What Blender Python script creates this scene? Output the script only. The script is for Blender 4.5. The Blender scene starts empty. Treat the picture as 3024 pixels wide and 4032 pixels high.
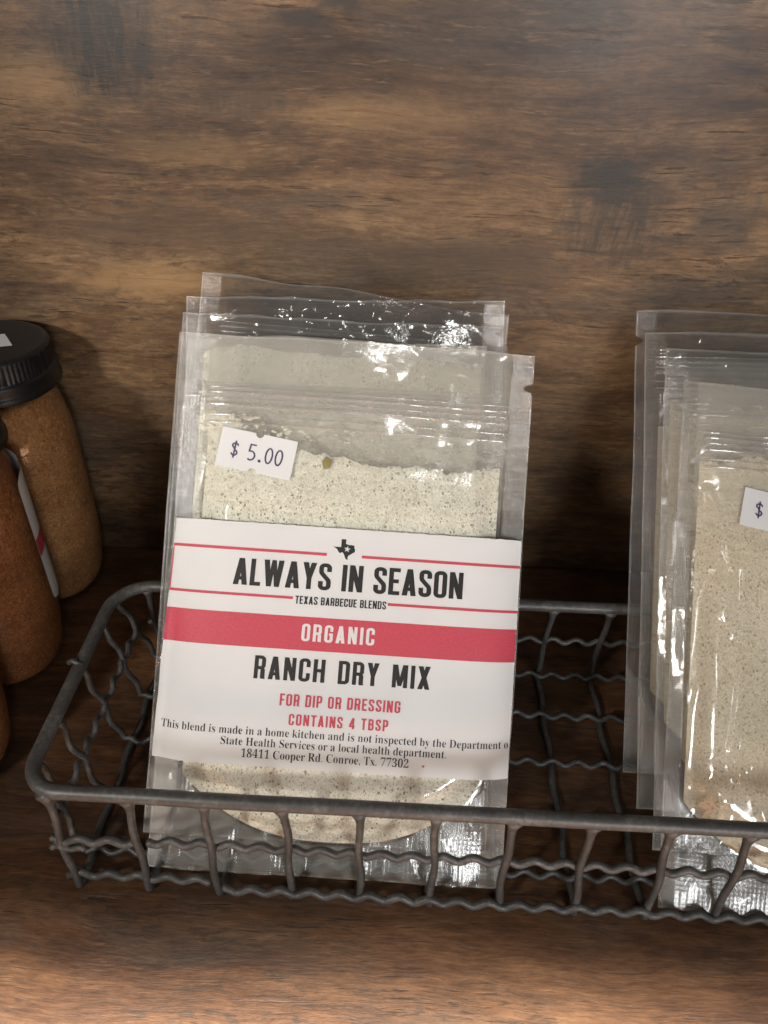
import bpy, bmesh, math, random
from mathutils import Vector, Matrix, noise

# ------------------------------------------------------------------ scene, camera, light
S = 0.001                                   # everything below is written in millimetres
scene = bpy.context.scene
COL = scene.collection
scene.render.engine = 'CYCLES'
scene.cycles.transparent_max_bounces = 64
scene.cycles.max_bounces = 10
scene.cycles.use_denoising = True
scene.view_settings.view_transform = 'Standard'
scene.view_settings.look = 'None'
scene.view_settings.gamma = 1.0
scene.view_settings.exposure = 0.0
scene.view_settings.use_curve_mapping = False

pitch, roll, yaw = math.radians(37.125), math.radians(1.866), math.radians(-1.371)
fw = Vector((math.sin(yaw)*math.cos(pitch), math.cos(yaw)*math.cos(pitch), -math.sin(pitch)))
rt = Vector((math.cos(yaw), -math.sin(yaw), 0.0))
up = rt.cross(fw)
r2 = math.cos(roll)*rt + math.sin(roll)*up
u2 = -math.sin(roll)*rt + math.cos(roll)*up
camd = bpy.data.cameras.new('camera')
cam = bpy.data.objects.new('camera', camd)
COL.objects.link(cam)
cam.matrix_world = Matrix(((r2.x, u2.x, -fw.x, 0.0),
                           (r2.y, u2.y, -fw.y, -250.744*S),
                           (r2.z, u2.z, -fw.z, 216.864*S),
                           (0, 0, 0, 1)))
camd.sensor_fit = 'HORIZONTAL'
camd.sensor_width = 7.03
camd.lens = 7.03*2950/3024
camd.clip_start = 0.005
camd.clip_end = 50.0
camd.dof.use_dof = True
camd.dof.focus_distance = 0.236
camd.dof.aperture_fstop = 7.0
scene.camera = cam

world = bpy.data.worlds.new('World')
scene.world = world
world.use_nodes = True
world.node_tree.nodes['Background'].inputs['Color'].default_value = (1.0, 0.95, 0.88, 1)
world.node_tree.nodes['Background'].inputs['Strength'].default_value = 0.012


def area_light(name, loc, target, size, power, color=(1, 1, 1), size_y=None, spread=None):
    d = bpy.data.lights.new(name, 'AREA')
    d.energy = power
    d.color = color
    d.size = size*S
    if size_y:
        d.shape = 'RECTANGLE'
        d.size_y = size_y*S
    if spread:
        d.spread = math.radians(spread)
    o = bpy.data.objects.new(name, d)
    o.location = Vector(loc)*S
    o.rotation_euler = (Vector(target)-Vector(loc)).to_track_quat('-Z', 'Y').to_euler()
    COL.objects.link(o)
    return o


# shop lamps and daylight, plus two added lights, all behind or beside the photographer
area_light('wall_lamp', (-250, -450, 285), (-35, -10, 112), 45, .19, (1.0, 0.94, 0.86), size_y=36, spread=58)
area_light('shop_window', (270, -800, 235), (50, -25, 95), 190, .21, (0.98, 0.99, 1.0), size_y=200, spread=44)
area_light('glint_lamp', (85, -415, 700), (20, -50, 100), 46, .22, (1.0, 0.98, 0.94), size_y=42)  # ceiling lamp that gives the sparkle on the pouch tops
area_light('glint_lamp', (-270, -560, 540), (60, -100, 80), 45, .17, (1.0, 0.98, 0.95), size_y=45)  # added light, placed only to draw glints along the creased film
area_light('shelf_front_fill', (10, -310, 420), (10, -310, 0), 300, 7.0, (1.0, 0.93, 0.84), size_y=24, spread=40)  # added narrow beam; imitates light cut off by an unseen upper shelf


# ------------------------------------------------------------------ helpers
def make_obj(name, verts, faces, mat=None, parent=None, smooth=True, uvs=None):
    me = bpy.data.meshes.new(name)
    me.from_pydata([(v[0]*S, v[1]*S, v[2]*S) for v in verts], [], faces)
    if uvs is not None:
        lay = me.uv_layers.new(name='bag_uv')
        for lp in me.loops:
            lay.data[lp.index].uv = uvs[lp.vertex_index]
    if smooth:
        me.polygons.foreach_set('use_smooth', [True]*len(me.polygons))
    me.update()
    o = bpy.data.objects.new(name, me)
    COL.objects.link(o)
    if mat:
        me.materials.append(mat)
    if parent:
        o.parent = parent
    return o


def tag(o, label=None, cat=None, group=None, kind=None):
    if label:
        o['label'] = label
    if cat:
        o['category'] = cat
    if group:
        o['group'] = group
    if kind:
        o['kind'] = kind
    return o


def empty(name, loc, mat3=None):
    o = bpy.data.objects.new(name, None)
    o.empty_display_size = 0.01
    COL.objects.link(o)
    M = Matrix.Translation(Vector(loc)*S)
    if mat3 is not None:
        M = M @ mat3.to_4x4()
    o.matrix_world = M
    return o


def smooth01(a, b, x):
    if a == b:
        return 0.0 if x < a else 1.0
    t = max(0.0, min(1.0, (x-a)/(b-a)))
    return t*t*(3-2*t)


class MB:
    """collects vertices and faces in millimetres"""
    def __init__(self):
        self.v, self.f = [], []

    def add(self, verts, faces):
        n = len(self.v)
        self.v += [tuple(p) for p in verts]
        self.f += [tuple(i+n for i in f) for f in faces]

    def grid(self, fn, nu, nv, flip=False, closed_u=False):
        n = len(self.v)
        cu = nu if closed_u else nu+1
        for j in range(nv+1):
            for i in range(cu):
                self.v.append(tuple(fn(i/nu, j/nv)))
        for j in range(nv):
            for i in range(nu):
                a = n+j*cu+i
                b = n+j*cu+(i+1) % cu
                q = (a, b, b+cu, a+cu)
                self.f.append(q[::-1] if flip else q)
        return n

    def tube(self, path, r, seg=10, closed=False, cap=True):
        """round bar along a path; r is a number or a function of the path fraction"""
        P = [Vector(p) for p in path]
        n = len(P)
        T = []
        for i in range(n):
            if closed:
                t = P[(i+1) % n]-P[i-1]
            else:
                t = P[min(i+1, n-1)]-P[max(i-1, 0)]
            T.append(t.normalized())
        ref = Vector((0, 0, 1)) if abs(T[0].z) < .9 else Vector((0, 1, 0))
        nrm = (ref-T[0]*ref.dot(T[0])).normalized()
        base = len(self.v)
        for i in range(n):
            nrm = (nrm-T[i]*nrm.dot(T[i])).normalized()
            b = T[i].cross(nrm)
            rr = r(i/(n-1)) if callable(r) else r
            for k in range(seg):
                a = 2*math.pi*k/seg
                self.v.append(tuple(P[i]+(nrm*math.cos(a)+b*math.sin(a))*rr))
        m = n if closed else n-1
        for i in range(m):
            for k in range(seg):
                a = base+i*seg+k
                a2 = base+i*seg+(k+1) % seg
                c = base+((i+1) % n)*seg+k
                c2 = base+((i+1) % n)*seg+(k+1) % seg
                self.f.append((a, a2, c2, c))
        if cap and not closed:
            for i, d in ((0, -1), (n-1, 1)):
                rr = r(i/(n-1)) if callable(r) else r
                self.v.append(tuple(P[i]+T[i]*d*rr*.55))
                tip = len(self.v)-1
                for k in range(seg):
                    a = base+i*seg+k
                    a2 = base+i*seg+(k+1) % seg
                    self.f.append((a2, a, tip) if d < 0 else (a, a2, tip))

    def lathe(self, prof, seg=64, centre=(0, 0), rmod=None):
        def fn(i, j):
            k = j*(len(prof)-1)
            q = prof[int(round(k))]
            a = 2*math.pi*i
            r = q[0]
            if rmod:
                r = rmod(r, q[1], a)
            return (centre[0]+r*math.cos(a), centre[1]+r*math.sin(a), q[1])
        self.grid(fn, seg, len(prof)-1, closed_u=True)

    def build(self, name, mat=None, parent=None, smooth=True):
        return make_obj(name, self.v, self.f, mat, parent, smooth)


def round_profile(pts, rad, n=5):
    """rounds the corners of an open 2D profile"""
    out = [pts[0]]
    for i in range(1, len(pts)-1):
        p, a, b = Vector(pts[i]), Vector(pts[i-1]), Vector(pts[i+1])
        r = rad[i] if isinstance(rad, (list, tuple)) else rad
        d1, d2 = (a-p), (b-p)
        r = min(r, d1.length*.49, d2.length*.49)
        s, e = p+d1.normalized()*r, p+d2.normalized()*r
        for k in range(n+1):
            t = k/n
            q = s*(1-t)**2+p*2*t*(1-t)+e*t*t
            out.append((q.x, q.y))
    out.append(pts[-1])
    return out


# ------------------------------------------------------------------ materials
class NT:
    def __init__(self, name):
        self.m = bpy.data.materials.new(name)
        self.m.use_nodes = True
        self.t = self.m.node_tree
        self.t.nodes.clear()
        self.out = self.n('ShaderNodeOutputMaterial')

    def n(self, kind, **kw):
        nd = self.t.nodes.new(kind)
        for k, v in kw.items():
            setattr(nd, k, v)
        return nd

    def l(self, a, b):
        self.t.links.new(a, b)

    def put(self, sock, val):
        if isinstance(val, bpy.types.NodeSocket):
            self.l(val, sock)
        else:
            sock.default_value = val

    def math(self, op, a, b=0.0, c=None, clamp=False):
        nd = self.n('ShaderNodeMath', operation=op, use_clamp=clamp)
        self.put(nd.inputs[0], a)
        self.put(nd.inputs[1], b)
        if c is not None:
            self.put(nd.inputs[2], c)
        return nd.outputs[0]

    def step(self, x, a, b):
        nd = self.n('ShaderNodeMapRange', interpolation_type='SMOOTHSTEP')
        self.put(nd.inputs['Value'], x)
        nd.inputs['From Min'].default_value = a
        nd.inputs['From Max'].default_value = b
        return nd.outputs['Result']

    def coords(self, scale):
        tc = self.n('ShaderNodeTexCoord')
        mp = self.n('ShaderNodeMapping')
        self.l(tc.outputs['Object'], mp.inputs['Vector'])
        mp.inputs['Scale'].default_value = scale if not isinstance(scale, (int, float)) else (scale,)*3
        return mp.outputs['Vector']

    def noise(self, vec, scale=1.0, detail=3.0, rough=.55, dist=0.0):
        nd = self.n('ShaderNodeTexNoise')
        self.l(vec, nd.inputs['Vector'])
        nd.inputs['Scale'].default_value = scale
        nd.inputs['Detail'].default_value = detail
        nd.inputs['Roughness'].default_value = rough
        nd.inputs['Distortion'].default_value = dist
        return nd.outputs['Fac']

    def ramp(self, fac, stops, interp='LINEAR'):
        nd = self.n('ShaderNodeValToRGB')
        nd.color_ramp.interpolation = interp
        els = nd.color_ramp.elements
        while len(els) < len(stops):
            els.new(0.5)
        for e, (p, c) in zip(els, stops):
            e.position = p
            e.color = (*c, 1) if len(c) == 3 else c
        self.put(nd.inputs['Fac'], fac)
        return nd.outputs['Color']

    def mix(self, fac, a, b, blend='MIX'):
        nd = self.n('ShaderNodeMix', data_type='RGBA', blend_type=blend)
        self.put(nd.inputs[0], fac)
        self.put(nd.inputs[6], a if isinstance(a, bpy.types.NodeSocket) else (*a, 1))
        self.put(nd.inputs[7], b if isinstance(b, bpy.types.NodeSocket) else (*b, 1))
        return nd.outputs[2]

    def bump(self, height, strength=.3, dist=.0002):
        nd = self.n('ShaderNodeBump')
        self.l(height, nd.inputs['Height'])
        nd.inputs['Strength'].default_value = strength
        nd.inputs['Distance'].default_value = dist
        return nd.outputs['Normal']

    def principled(self, color, rough=.5, normal=None, metal=0.0, spec=.5, coat=0.0, coat_rough=.1):
        p = self.n('ShaderNodeBsdfPrincipled')
        self.put(p.inputs['Base Color'], color if isinstance(color, bpy.types.NodeSocket) else (*color, 1))
        self.put(p.inputs['Roughness'], rough)
        p.inputs['Metallic'].default_value = metal
        p.inputs['Specular IOR Level'].default_value = spec
        p.inputs['Coat Weight'].default_value = coat
        p.inputs['Coat Roughness'].default_value = coat_rough
        if normal is not None:
            self.l(normal, p.inputs['Normal'])
        self.l(p.outputs[0], self.out.inputs['Surface'])
        return p


def wood_material(name, across, tones, blotches=(), grey=.45, seed=0.0, rough=.45, coat=.0, spec=.4):
    """walnut-look laminate; grain along X, 'across' is the index of the axis the rings step over"""
    k = NT(name)
    def sc(lx, lz, ly=1000.0):
        s = [1000/lx, 1000/ly, 1000/ly]
        s[across] = 1000/lz
        return tuple(s)
    tc = k.n('ShaderNodeTexCoord')
    off = k.n('ShaderNodeVectorMath', operation='ADD')
    k.l(tc.outputs['Object'], off.inputs[0])
    off.inputs[1].default_value = (seed, seed*.37, seed*.71)
    # warp
    wn = k.n('ShaderNodeTexNoise')
    wn.inputs['Scale'].default_value = 14.0
    wn.inputs['Detail'].default_value = 3
    k.l(off.outputs[0], wn.inputs['Vector'])
    sub = k.n('ShaderNodeVectorMath', operation='SUBTRACT')
    k.l(wn.outputs['Color'], sub.inputs[0])
    sub.inputs[1].default_value = (.5, .5, .5)
    scl = k.n('ShaderNodeVectorMath', operation='SCALE')
    k.l(sub.outputs[0], scl.inputs[0])
    scl.inputs['Scale'].default_value = .010
    add = k.n('ShaderNodeVectorMath', operation='ADD')
    k.l(off.outputs[0], add.inputs[0])
    k.l(scl.outputs[0], add.inputs[1])

    def mapped(s):
        mp = k.n('ShaderNodeMapping')
        k.l(add.outputs[0], mp.inputs['Vector'])
        mp.inputs['Scale'].default_value = s
        return mp.outputs['Vector']
    big = k.noise(mapped(sc(85, 34)), 1, 4, .55, .4)
    mid = k.noise(mapped(sc(42, 8)), 1, 6, .62, .5)
    streak = k.noise(mapped(sc(30, 1.6)), 1, 5, .65)
    fine = k.noise(mapped(sc(5.5, .75)), 1, 5, .78)
    mott = k.noise(mapped(sc(3.0, 1.7)), 1, 4, .7)
    cracks = k.noise(mapped(sc(17, 1.0)), 1, 4, .65)
    f = k.math('ADD', k.math('MULTIPLY', big, .42), k.math('ADD', k.math('MULTIPLY', mid, .34), k.math('ADD', k.math('MULTIPLY', streak, .12), k.math('MULTIPLY', mott, .12))))
    col = k.ramp(f, [(.36, tones[0]), (.45, tones[1]), (.53, tones[2]), (.63, tones[3])])
    # smoky grey clouds
    cloud = k.noise(mapped(sc(60, 26)), 1, 4, .6, .5)
    col = k.mix(k.math('MULTIPLY', k.step(cloud, .47, .66), grey), col, (.066, .055, .044))
    fv = k.math('MULTIPLY_ADD', fine, 2.3, -.13)
    g = k.n('ShaderNodeCombineColor')
    for i in range(3):
        k.l(fv, g.inputs[i])
    col = k.mix(1.0, col, g.outputs[0], 'MULTIPLY')
    # torn, burnt-looking flecks
    fl = k.noise(mapped(sc(8, 2.4)), 1, 6, .72, .6)
    fm = k.noise(mapped(sc(50, 30)), 1, 2, .5)
    col = k.mix(k.math('MULTIPLY', k.math('MULTIPLY', k.step(fl, .53, .62), k.step(fm, .42, .60)), .62), col, (.030, .021, .014))
    lg = k.noise(mapped(sc(11, 1.3)), 1, 5, .7, .3)
    col = k.mix(k.math('MULTIPLY', k.step(lg, .56, .70), .40), col, tones[3])
    # dark pores and cracks
    cr = k.math('MULTIPLY', k.step(cracks, .59, .66), k.step(mid, .42, .6))
    col = k.mix(k.math('MULTIPLY', cr, .75), col, (.014, .010, .008))
    sepd = k.n('ShaderNodeSeparateXYZ')
    k.l(tc.outputs['Object'], sepd.inputs[0])
    ox, oz = sepd.outputs[0], sepd.outputs[across]
    edge = k.noise(mapped(sc(7, 4)), 1, 4, .7)
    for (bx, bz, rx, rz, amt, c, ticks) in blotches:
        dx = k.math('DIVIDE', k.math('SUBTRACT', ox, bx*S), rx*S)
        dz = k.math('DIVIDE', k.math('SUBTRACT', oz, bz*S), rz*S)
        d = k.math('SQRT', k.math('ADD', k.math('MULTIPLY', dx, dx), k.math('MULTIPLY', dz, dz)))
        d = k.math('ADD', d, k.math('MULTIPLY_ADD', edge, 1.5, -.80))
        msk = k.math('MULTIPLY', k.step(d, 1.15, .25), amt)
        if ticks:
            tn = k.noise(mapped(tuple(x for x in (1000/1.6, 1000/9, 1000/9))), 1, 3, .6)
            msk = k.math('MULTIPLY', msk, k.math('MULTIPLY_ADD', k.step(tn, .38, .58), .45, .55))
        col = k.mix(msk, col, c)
    rv = k.math('MULTIPLY_ADD', fine, .18, rough-.09)
    k.principled(col, rv, k.bump(k.math('SUBTRACT', fine, k.math('MULTIPLY', cr, .8)), .5, .0003), spec=spec, coat=coat, coat_rough=.33)
    return k.m


M = {}
M['wall'] = wood_material('walnut_wall', 2,
    [(.031, .017, .010), (.080, .045, .023), (.152, .090, .045), (.27, .168, .086)],
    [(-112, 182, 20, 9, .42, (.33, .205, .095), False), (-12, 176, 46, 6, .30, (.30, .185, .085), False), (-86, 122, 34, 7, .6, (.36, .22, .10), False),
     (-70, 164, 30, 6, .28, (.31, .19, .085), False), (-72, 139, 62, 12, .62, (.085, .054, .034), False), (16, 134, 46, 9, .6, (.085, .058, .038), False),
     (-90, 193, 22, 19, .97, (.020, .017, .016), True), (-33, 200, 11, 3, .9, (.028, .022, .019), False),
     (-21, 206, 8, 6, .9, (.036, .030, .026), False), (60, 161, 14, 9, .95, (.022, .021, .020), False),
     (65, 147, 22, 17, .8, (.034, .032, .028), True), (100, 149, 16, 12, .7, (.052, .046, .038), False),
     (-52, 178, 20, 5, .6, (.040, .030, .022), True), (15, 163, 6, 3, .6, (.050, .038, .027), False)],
    grey=.5, seed=1.37, coat=.40, spec=.30)
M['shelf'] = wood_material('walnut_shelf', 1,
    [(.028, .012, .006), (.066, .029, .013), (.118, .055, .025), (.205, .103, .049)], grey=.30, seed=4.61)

k = NT('basket_wire_coating')
n1 = k.noise(k.coords(1000/1.3), 1, 4, .65)
n2 = k.noise(k.coords(1000/9), 1, 3, .6)
c = k.ramp(k.math('ADD', k.math('MULTIPLY', n1, .5), k.math('MULTIPLY', n2, .5)),
           [(.35, (.056, .054, .053)), (.52, (.086, .084, .081)), (.66, (.16, .157, .152)), (.74, (.27, .265, .26))])
k.principled(c, k.math('MULTIPLY_ADD', n1, .2, .36), k.bump(n1, .25, .0002), metal=.25)
M['wire'] = k.m


def film_material(name, haze, tint, gloss=.07, rough=.10, seal_u=44.5, dust=.0, upper=.0, crumple=.35, cut=False):
    """thin clear plastic; the pouch's own UV map gives millimetres across and up"""
    k = NT(name)
    uv = k.n('ShaderNodeUVMap', uv_map='bag_uv')
    sp = k.n('ShaderNodeSeparateXYZ')
    k.l(uv.outputs[0], sp.inputs[0])
    u = k.math('MULTIPLY_ADD', sp.outputs[0], 120, -60)
    v = k.math('MULTIPLY', sp.outputs[1], 170)
    au = k.math('ABSOLUTE', u)
    side = k.step(au, seal_u-.4, seal_u+.4)
    vlow = k.math('MULTIPLY_ADD', k.math('POWER', k.math('DIVIDE', au, 44.0), 2.5), 18, 9)
    bot = k.step(k.math('SUBTRACT', vlow, v), -.5, .5)
    edge = k.math('MAXIMUM', k.step(au, 50.2, 51.0), k.math('MAXIMUM', k.step(v, .8, .2), k.step(v, 151.2, 151.9)))
    hz = k.math('ADD', haze, k.math('MULTIPLY', side, .018))
    hz = k.math('ADD', hz, k.math('MULTIPLY', bot, .11))
    hz = k.math('ADD', hz, k.math('MULTIPLY', edge, .15))  # edge highlight painted in: haze whitened along the cut edges
    nz = k.noise(k.coords(1000/14), 1, 3, .6)
    hz = k.math('MULTIPLY', hz, k.math('MULTIPLY_ADD', nz, 1.0, .5))
    if dust > 0:
        dn = k.noise(k.coords((1000/7, 1000/3.5, 1000/7)), 1, 5, .7)
        band = k.math('MULTIPLY', k.step(v, 139, 128), k.step(v, 96, 118))
        hz = k.math('ADD', hz, k.math('MULTIPLY', k.math('MULTIPLY', k.step(dn, .35, .75), band), dust))
    if upper > 0:
        lim = k.math('MULTIPLY', k.step(v, 106, 124), k.step(v, 145, 138)) if cut else k.step(v, 106, 124)
        hz = k.math('ADD', hz, k.math('MULTIPLY', k.math('MULTIPLY', lim, k.math('SUBTRACT', 1.0, side)), k.math('MULTIPLY_ADD', nz, upper*.7, upper*.65)))
    hz = k.math('MINIMUM', hz, .9)
    # crimped seals
    rib_side = k.math('MULTIPLY', k.math('ADD', k.math('SINE', k.math('MULTIPLY', v, 2*math.pi/1.15)),
                                        k.math('SINE', k.math('MULTIPLY', u, 2*math.pi/1.0))), side)
    rib_bot = k.math('MULTIPLY', k.math('ADD', k.math('SINE', k.math('MULTIPLY', u, 2*math.pi/1.25)),
                                       k.math('MULTIPLY', k.math('SINE', k.math('MULTIPLY', v, 2*math.pi/1.3)), .6)), bot)
    cr = k.noise(k.coords(1000/3.2), 1, 3, .6)
    hgt = k.math('ADD', k.math('ADD', k.math('MULTIPLY', rib_side, .28), k.math('MULTIPLY', rib_bot, .05)), k.math('MULTIPLY', cr, crumple))
    nrm = k.bump(hgt, .55, .00045)
    tr = k.n('ShaderNodeBsdfTransparent')
    tr.inputs['Color'].default_value = (.975, .975, .975, 1)
    df = k.n('ShaderNodeBsdfDiffuse')
    df.inputs['Color'].default_value = (*tint, 1)
    tl = k.n('ShaderNodeBsdfTranslucent')
    tl.inputs['Color'].default_value = (*tint, 1)
    dm = k.n('ShaderNodeMixShader')
    dm.inputs[0].default_value = .4
    k.l(df.outputs[0], dm.inputs[1])
    k.l(tl.outputs[0], dm.inputs[2])
    m1 = k.n('ShaderNodeMixShader')
    k.l(hz, m1.inputs[0])
    k.l(tr.outputs[0], m1.inputs[1])
    k.l(dm.outputs[0], m1.inputs[2])
    gl = k.n('ShaderNodeBsdfGlossy')
    k.l(k.math('ADD', k.math('MULTIPLY_ADD', bot, .13, rough), k.math('MULTIPLY', side, .05)), gl.inputs['Roughness'])
    k.l(nrm, gl.inputs['Normal'])
    lw = k.n('ShaderNodeLayerWeight')
    lw.inputs['Blend'].default_value = .5
    fac = k.math('MULTIPLY_ADD', k.math('POWER', lw.outputs['Facing'], 4.0), .55, gloss)
    m2 = k.n('ShaderNodeMixShader')
    k.l(fac, m2.inputs[0])
    k.l(m1.outputs[0], m2.inputs[1])
    k.l(gl.outputs[0], m2.inputs[2])
    k.l(m2.outputs[0], k.out.inputs['Surface'])
    return k.m


M['film'] = film_material('clear_pouch_film', .035, (.86, .85, .84), gloss=.085, rough=.085)
M['film_milky'] = film_material('milky_pouch_film', .05, (.80, .775, .70), gloss=.075, rough=.10, upper=.27)
M['film_banded'] = film_material('banded_pouch_film', .045, (.82, .80, .74), gloss=.085, rough=.10, upper=.24, cut=True)
M['film_creased'] = film_material('creased_pouch_film', .045, (.80, .77, .69), gloss=.085, rough=.13, dust=.35, upper=.20, crumple=.10, seal_u=46.7)
M['film_dusty'] = film_material('dusty_pouch_film', .045, (.82, .80, .73), gloss=.075, rough=.09, dust=.25, upper=.20, crumple=.18)
k = NT('jar_plastic')
tr = k.n('ShaderNodeBsdfTransparent')
gl = k.n('ShaderNodeBsdfGlossy')
gl.inputs['Roughness'].default_value = .05
lw = k.n('ShaderNodeLayerWeight')
lw.inputs['Blend'].default_value = .5
mx = k.n('ShaderNodeMixShader')
k.l(k.math('MULTIPLY_ADD', k.math('POWER', lw.outputs['Facing'], 4.0), .45, .075), mx.inputs[0])
k.l(tr.outputs[0], mx.inputs[1])
k.l(gl.outputs[0], mx.inputs[2])
k.l(mx.outputs[0], k.out.inputs['Surface'])
M['glass'] = k.m


def powder_material(name, base, dark, speck, amount=.5, brown=(.36, .24, .12), contrast=1.25, gsize=.55):
    k = NT(name)
    v = k.coords(1000.0)
    big = k.noise(v, 1/16, 3, .6)
    grain = k.noise(v, 1/gsize, 4, .75)
    clump = k.noise(v, 1/2.2, 4, .65)
    col = k.mix(k.step(big, .3, .7), base, dark)
    gv = k.math('MULTIPLY_ADD', k.math('ADD', k.math('MULTIPLY', grain, .7), k.math('MULTIPLY', clump, .3)), contrast, 1.0-contrast*.5)
    cc = k.n('ShaderNodeCombineColor')
    for i in range(3):
        k.l(gv, cc.inputs[i])
    col = k.mix(1.0, col, cc.outputs[0], 'MULTIPLY')
    for sc_, thr, c, a in ((.80, .16, speck, amount), (1.3, .12, brown, amount*.45), (.50, .15, speck, amount*.7), (.42, .10, brown, amount*.6)):
        vo = k.n('ShaderNodeTexVoronoi')
        mp = k.n('ShaderNodeMapping')
        k.l(v, mp.inputs['Vector'])
        mp.inputs['Rotation'].default_value = (.3*sc_, .9*sc_, 1.7*sc_)
        mp.inputs['Scale'].default_value = (1, .75, 1)
        k.l(mp.outputs[0], vo.inputs['Vector'])
        vo.inputs['Scale'].default_value = 1/sc_
        sp = k.n('ShaderNodeSeparateColor')
        k.l(vo.outputs['Color'], sp.inputs[0])
        rad = k.math('MULTIPLY', k.step(sp.outputs[0], .32, 1.0), .45)
        m = k.step(k.math('SUBTRACT', vo.outputs['Distance'], rad), .06, -.06)
        m = k.math('MULTIPLY', m, k.step(clump, thr+.18, thr+.45))
        col = k.mix(k.math('MULTIPLY', m, a), col, c)
    h = k.math('ADD', k.math('MULTIPLY', grain, .5), k.math('MULTIPLY', clump, .8))
    k.principled(col, .9, k.bump(h, .8, .0007), spec=.15)
    return k.m


M['ranch'] = powder_material('ranch_seasoning', (.90, .885, .765), (.83, .81, .675), (.13, .14, .09), .8)
M['ranch_tan'] = powder_material('tan_seasoning', (.78, .71, .56), (.70, .62, .46), (.20, .18, .10), .6)
M['rub'] = powder_material('orange_rub', (.42, .215, .085), (.30, .135, .050), (.10, .036, .015), .7, brown=(.62, .40, .20), contrast=2.6, gsize=1.0)
M['rub_dark'] = powder_material('dark_orange_rub', (.32, .130, .045), (.22, .082, .029), (.07, .025, .012), .7, brown=(.52, .28, .12), contrast=2.6, gsize=1.0)

k = NT('label_paper')
pn = k.noise(k.coords(1000/.5), 1, 3, .6)
pb = k.noise(k.coords(1000/22), 1, 2, .5)
k.principled(k.ramp(pb, [(.3, (.63, .637, .64)), (.7, (.675, .68, .683))]), .62, k.bump(pn, .12, .0001), spec=.3)
M['paper'] = k.m


def ink(name, c1, c2):
    k = NT(name)
    pn = k.noise(k.coords(1000/.55), 1, 3, .7)
    k.principled(k.ramp(pn, [(.3, c1), (.72, c2)]), .55, spec=.3)
    return k.m


M['black_ink'] = ink('black_ink', (.010, .010, .010), (.026, .025, .024))
M['red_ink'] = ink('red_ink', (.46, .048, .080), (.55, .080, .112))
M['violet_ink'] = ink('violet_ink', (.045, .035, .085), (.09, .075, .15))
k = NT('matt_sticker')
k.principled((.68, .685, .69), .7, spec=.25)
M['sticker'] = k.m
k = NT('black_cap_plastic')
cn = k.noise(k.coords(1000/1.2), 1, 3, .6)
k.principled(k.ramp(cn, [(.3, (.006, .006, .007)), (.7, (.011, .011, .012))]), .42, k.bump(cn, .06, .0001), spec=.5)
M['cap'] = k.m
k = NT('olive_flake')
k.principled((.24, .21, .075), .75, spec=.2)
M['flake'] = k.m
k = NT('zip_plastic')
tr = k.n('ShaderNodeBsdfTransparent')
df = k.n('ShaderNodeBsdfDiffuse')
df.inputs['Color'].default_value = (.82, .82, .80, 1)
gl = k.n('ShaderNodeBsdfGlossy')
gl.inputs['Roughness'].default_value = .12
ma, mb_ = k.n('ShaderNodeMixShader'), k.n('ShaderNodeMixShader')
ma.inputs[0].default_value = .10
mb_.inputs[0].default_value = .16
k.l(tr.outputs[0], ma.inputs[1]); k.l(df.outputs[0], ma.inputs[2])
k.l(ma.outputs[0], mb_.inputs[1]); k.l(gl.outputs[0], mb_.inputs[2])
k.l(mb_.outputs[0], k.out.inputs['Surface'])
M['zip'] = k.m

# ------------------------------------------------------------------ wall and shelf
def slab(name, x0, x1, y0, y1, z0, z1, mat, bev=.6):
    bm = bmesh.new()
    bmesh.ops.create_cube(bm, size=1)
    for v in bm.verts:
        v.co = Vector(((x0+x1)/2+v.co.x*(x1-x0), (y0+y1)/2+v.co.y*(y1-y0), (z0+z1)/2+v.co.z*(z1-z0)))*S
    bmesh.ops.bevel(bm, geom=bm.edges[:], offset=bev*S, segments=2, affect='EDGES', profile=.5)
    me = bpy.data.meshes.new(name)
    bm.to_mesh(me)
    bm.free()
    o = bpy.data.objects.new(name, me)
    COL.objects.link(o)
    me.materials.append(mat)
    return o


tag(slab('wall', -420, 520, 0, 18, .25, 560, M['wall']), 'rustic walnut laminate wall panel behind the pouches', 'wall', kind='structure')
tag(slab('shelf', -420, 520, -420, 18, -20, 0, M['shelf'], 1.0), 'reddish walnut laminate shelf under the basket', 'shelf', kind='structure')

# ------------------------------------------------------------------ wire basket
XL, XR, YF, YB, ZR = -95.0, 208.5, -142.7, -63.9, 38.6
FOOT_Y, BACK_Y = -148.6, -61.5
XS = [-86+20*i for i in range(15)]
basket = empty('wire_basket', ((XL+XR)/2, (YF+YB)/2, 0))
tag(basket, 'low grey wire basket with crimped wires standing on the wooden shelf', 'basket')
BO = Vector(((XL+XR)/2, (YF+YB)/2, 0))


def bwire(name, paths, r, seg=10, closed=False):
    b = MB()
    for p in paths:
        b.tube([Vector(q)-BO for q in p], r, seg, closed)
    return b.build(name, M['wire'], basket)


rim = []
rc = 13.0
for cx, cy, a0 in ((XR-rc, YB-rc, 0), (XL+rc, YB-rc, 90), (XL+rc*.75, YF+rc*.75, 180), (XR-rc, YF+rc, 270)):
    rr = rc*.75 if a0 == 180 else rc
    for q in range(9):
        a = math.radians(a0+q*90/8)
        rim.append((cx+rr*math.cos(a), cy+rr*math.sin(a), ZR))
full = []
for i, p in enumerate(rim):
    q = rim[(i+1) % len(rim)]
    full.append(p)
    d = (Vector(q)-Vector(p)).length
    if d > 12:
        n = int(d/6)
        for s in range(1, n):
            full.append(tuple(Vector(p).lerp(Vector(q), s/n)))
full = [(x+.18*noise.noise(Vector((x*.03, y*.03, 1))), y+.18*noise.noise(Vector((x*.03, y*.03, 5))), z+.25*noise.noise(Vector((x*.02, y*.02, 9)))) for x, y, z in full]
bwire('rim', [full], 2.05, 14, True)


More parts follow.
